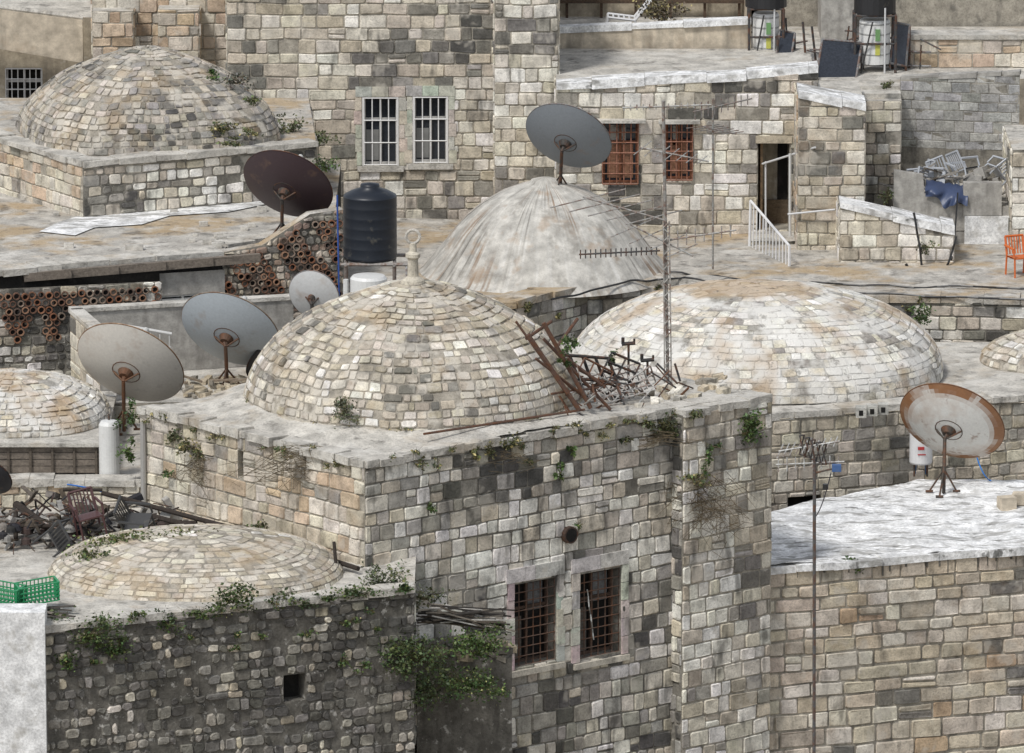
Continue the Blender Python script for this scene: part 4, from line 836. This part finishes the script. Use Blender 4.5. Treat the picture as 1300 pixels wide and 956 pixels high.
def crate(c,rot,tilt=0):
    mb=MB(); ca,sa=math.cos(rot),math.sin(rot); col=(.02,.26,.1)
    def T(x,y,z): z2=z+x*tilt; return V(c)+V((x*ca-y*sa,x*sa+y*ca,z2))
    L,Wd,Hh=.33,.22,.3
    for z in(0,.07,.14,.21,.3):
        for s in(-1,1):
            plank(mb,T(-L,s*Wd,z),T(L,s*Wd,z),.035,.015,'plastic',col); plank(mb,T(s*L,-Wd,z),T(s*L,Wd,z),.035,.015,'plastic',col)
    for i in range(11):
        x=-L+2*L*i/10
        for s in(-1,1): plank(mb,T(x,s*Wd,0),T(x,s*Wd,Hh),.022,.018,'plastic',col)
        plank(mb,T(x,-Wd,.01),T(x,Wd,.01),.02,.02,'plastic',col)
    for i in range(7):
        y_=-Wd+2*Wd*i/6
        for s in(-1,1): plank(mb,T(s*L,y_,0),T(s*L,y_,Hh),.018,.018,'plastic',col)
    mb.obj('green_crate')
for a,b,yy,r_ in((47,762,-3.4,.25),(3,765,-3.5,-.3)):
    p=at(a,b,yy); crate((p.x,p.y,max(p.z,zr+.08)),r_,.12 if a>10 else -.1)
mb=MB()
for i in range(14):
    p=at(U(-10,30),U(768,782),U(-3.9,-3.2)); q=at(U(50,100),U(768,786),U(-3.9,-3.2)); p.z=max(p.z,zr+.06); q.z=max(q.z,zr+.06); plank(mb,p,q,U(.03,.08),.02,'wood',random.choice([(.1,.09,.08),(.25,.22,.19)]))
mb.obj('timber_scraps')
p=at(1294,362,23.6); chair((p.x,p.y,-2.95),.4,.9,(.6,.14,.03))
mb=MB(); cable(mb,at(85,615,4.0),at(135,626,4.0),-.02,.015,(.02,.15,.5)); cable(mb,at(1240,580,13.5),at(1258,610,12.5),.1,.012,(.02,.2,.6)); mb.obj('blue_hose')

# ================================================================== PLANTS
def wp_(w,a,b,rx,rz,n,**k):
    plant(k.pop('name','wall_plant'),w.pt(a,b,.08),rx,rz,n,ry=.12,**k)
GR=(.05,.085,.025); OL=(.075,.088,.04)
wp_(wp,942,545,.27,.3,700,col=GR); wp_(wf,838,540,.26,.2,380,col=OL); wp_(wp,876,524,.14,.12,140,col=OL); wp_(wf,815,535,.14,.1,120,col=OL)
wp_(wp,893,592,.1,.28,130,col=GR); wp_(wp,878,607,.3,.12,180,col=OL,dry=.4); wp_(wf,708,598,.11,.14,140,col=GR); wp_(wf,722,570,.08,.1,60,col=GR); wp_(wf,645,560,.18,.12,120,col=OL,dry=.3); wp_(wf,790,556,.1,.1,60,col=OL); wp_(wf,730,667,.06,.05,30,col=GR); wp_(wf,541,645,.12,.1,80,col=GR)
wp_(wp,905,565,.1,.08,60,col=GR);wp_(wf,600,577,.1,.1,50,col=OL,dry=.5);wp_(wf,668,585,.1,.1,40,col=OL);wp_(wf,765,540,.2,.08,90,col=OL,dry=.2)
twigs('dry_creeper',wp.pt(890,640,.1),1.0,.8,110); twigs('dry_creeper',wl.pt(385,590,.08),1.3,.6,70); twigs('dry_creeper',wl.pt(255,600,.08),.8,.6,40); twigs('dry_creeper',wf.pt(830,555,.08),1.3,.25,30); twigs('dry_creeper',wf.pt(640,580,.08),.8,.2,20)
wp_(wl,252,568,.28,.24,360,col=OL,dry=.2); wp_(wl,225,555,.16,.18,150,col=OL); wp_(wl,360,568,.1,.08,40,col=GR); wp_(wl,218,600,.1,.1,40,col=GR); wp_(wl,340,678,.3,.22,300,col=OL,flower=(.5,.48,.2))
plant('wall_plant',at(158,525,4.6),.18,.24,220,col=GR); plant('wall_plant',at(160,570,4.2),.16,.24,220,col=GR)
plant('wall_plant',at(437,522,1.9),.24,.24,520,col=(.09,.1,.06),leaf=.04)
plant('wall_plant',at(720,440,3.3),.2,.16,220,col=GR); plant('wall_plant',at(775,458,5.0),.12,.16,80,col=GR); plant('wall_plant',at(716,462,3.3),.12,.1,90,col=GR)
w=WB
for a,b,rx,rz,n in((292,758,.38,.26,580),(110,800,.62,.32,820),(210,788,.32,.2,280),(80,840,.22,.22,150),(430,838,.12,.12,50),(370,760,.34,.14,240),(450,752,.42,.12,280),(150,815,.34,.2,200),(460,845,.15,.1,60),(172,778,.15,.1,70),(250,775,.34,.1,170),(500,748,.24,.14,180),(410,757,.2,.1,120)):
    wp_(w,a,b,rx,rz,n,col=(.045,.07,.022),flower=(.5,.5,.2) if a in(292,) else None)
plant('flowering_plant',at(180,692,-.6),1.0,.24,1700,ry=.35,col=(.07,.09,.025),flower=(.6,.6,.35)); plant('flowering_plant',at(238,684,-.4),.55,.14,500,ry=.25,col=(.08,.09,.03),flower=(.5,.47,.12)); plant('flowering_plant',at(130,703,-1.2),.5,.12,400,ry=.25,col=(.06,.08,.03),flower=(.55,.5,.2))
plant('flowering_plant',at(484,738,-1.5),.38,.28,750,col=(.06,.08,.035),flower=(.6,.6,.55)); plant('flowering_plant',at(540,758,-1.2),.42,.2,480,col=(.05,.06,.03),flower=(.6,.6,.55))
plant('shrub',at(530,832,-2.0),.6,.36,1500,ry=.4,col=(.045,.068,.024)); plant('shrub',at(608,815,-.9),.44,.3,950,ry=.35,col=(.055,.09,.026)); plant('shrub',at(600,866,-1.1),.55,.28,1000,ry=.3,col=(.048,.08,.024),flower=(.5,.5,.2)); plant('shrub',at(545,880,-1.7),.45,.32,650,ry=.3,col=(.042,.064,.023))
plant('wall_plant',at(1083,718,6.0),.19,.18,260,col=GR); plant('wall_plant',at(1157,738,6.4),.06,.12,50,col=GR); plant('wall_plant',at(1172,398,20.6),.24,.2,260,col=GR)
plant('wall_plant',at(365,165,24.5),.36,.28,360,col=OL); plant('wall_plant',at(415,172,24.5),.36,.14,220,col=OL); plant('wall_plant',at(415,210,23.0),.2,.22,220,col=GR); plant('wall_plant',at(304,103,23.6),.3,.18,340,col=(.1,.1,.08)); plant('wall_plant',at(270,95,23.6),.18,.14,150,col=GR); plant('wall_plant',at(318,130,23.0),.22,.12,120,col=OL); plant('wall_plant',at(300,180,21.9),.3,.08,180,col=OL); plant('wall_plant',at(1180,312,24.8),.17,.16,120,col=OL); plant('wall_plant',at(1128,250,26.8),.15,.2,90,col=OL); plant('wall_plant',at(1130,110,29.5),.2,.1,90,col=OL)
for i in range(9): plant('wall_plant',at(U(230,330),U(150,180),22.4),.14,.08,60,col=OL,dry=.3)
for i in range(28):
    u=U(.3,up0); plant('weed',wf.P(u,-1.45+U(-.25,.06),.08),U(.05,.14),U(.04,.1),50,ry=.08,col=OL,dry=.2,leaf=.038)
for i in range(14):
    u=U(.3,wl.len-.3); plant('weed',wl.P(u,-1.45+U(-.3,.06),.08),U(.05,.12),U(.04,.09),40,ry=.08,col=OL,dry=.3,leaf=.035)
for i in range(18):
    u=U(.2,WB.len-.2); plant('weed',WB.P(u,-3.25+U(-.7,.06),.08),U(.06,.2),U(.05,.12),60,ry=.1,col=GR,dry=.1,leaf=.04)
for i in range(12):
    an=U(3.3,6.1); plant('weed',V((dc.x+2.95*math.cos(an),dc.y+2.95*math.sin(an),-1.33)),U(.05,.12),.05,35,ry=.08,col=OL,dry=.5,leaf=.035)
for i in (2,3,4,5):
    for k in range(3): plant('weed',WS[i].P(U(.1,WS[i].len),-2.9+U(-.5,.05),.08),U(.06,.14),.07,45,ry=.08,col=OL,dry=.3)

# ================================================================== LIGHT
wd=bpy.data.worlds.new("World"); sc.world=wd; wd.use_nodes=True; nt=wd.node_tree; bg=nt.nodes['Background']
sky=nt.nodes.new('ShaderNodeTexSky'); sky.sky_type='NISHITA'; sky.sun_disc=False
el=math.radians(54); az=V((-.62,-.78,0)).normalized(); rot=math.atan2(az.x,az.y); sky.sun_elevation=el; sky.sun_rotation=rot
hs=nt.nodes.new('ShaderNodeHueSaturation'); hs.inputs['Saturation'].default_value=.32; nt.links.new(sky.outputs[0],hs.inputs['Color']); nt.links.new(hs.outputs[0],bg.inputs[0]); bg.inputs[1].default_value=.15
sd=bpy.data.lights.new('sun','SUN'); sd.energy=2.35; sd.angle=math.radians(10); sd.color=(1,.97,.93); so=bpy.data.objects.new('sun',sd); sc.collection.objects.link(so)
dv=V((az.x*math.cos(el),az.y*math.cos(el),math.sin(el))); so.rotation_euler=dv.to_track_quat('Z','Y').to_euler()
sc.view_settings.view_transform='Standard'; sc.view_settings.look='None'; sc.view_settings.exposure=0
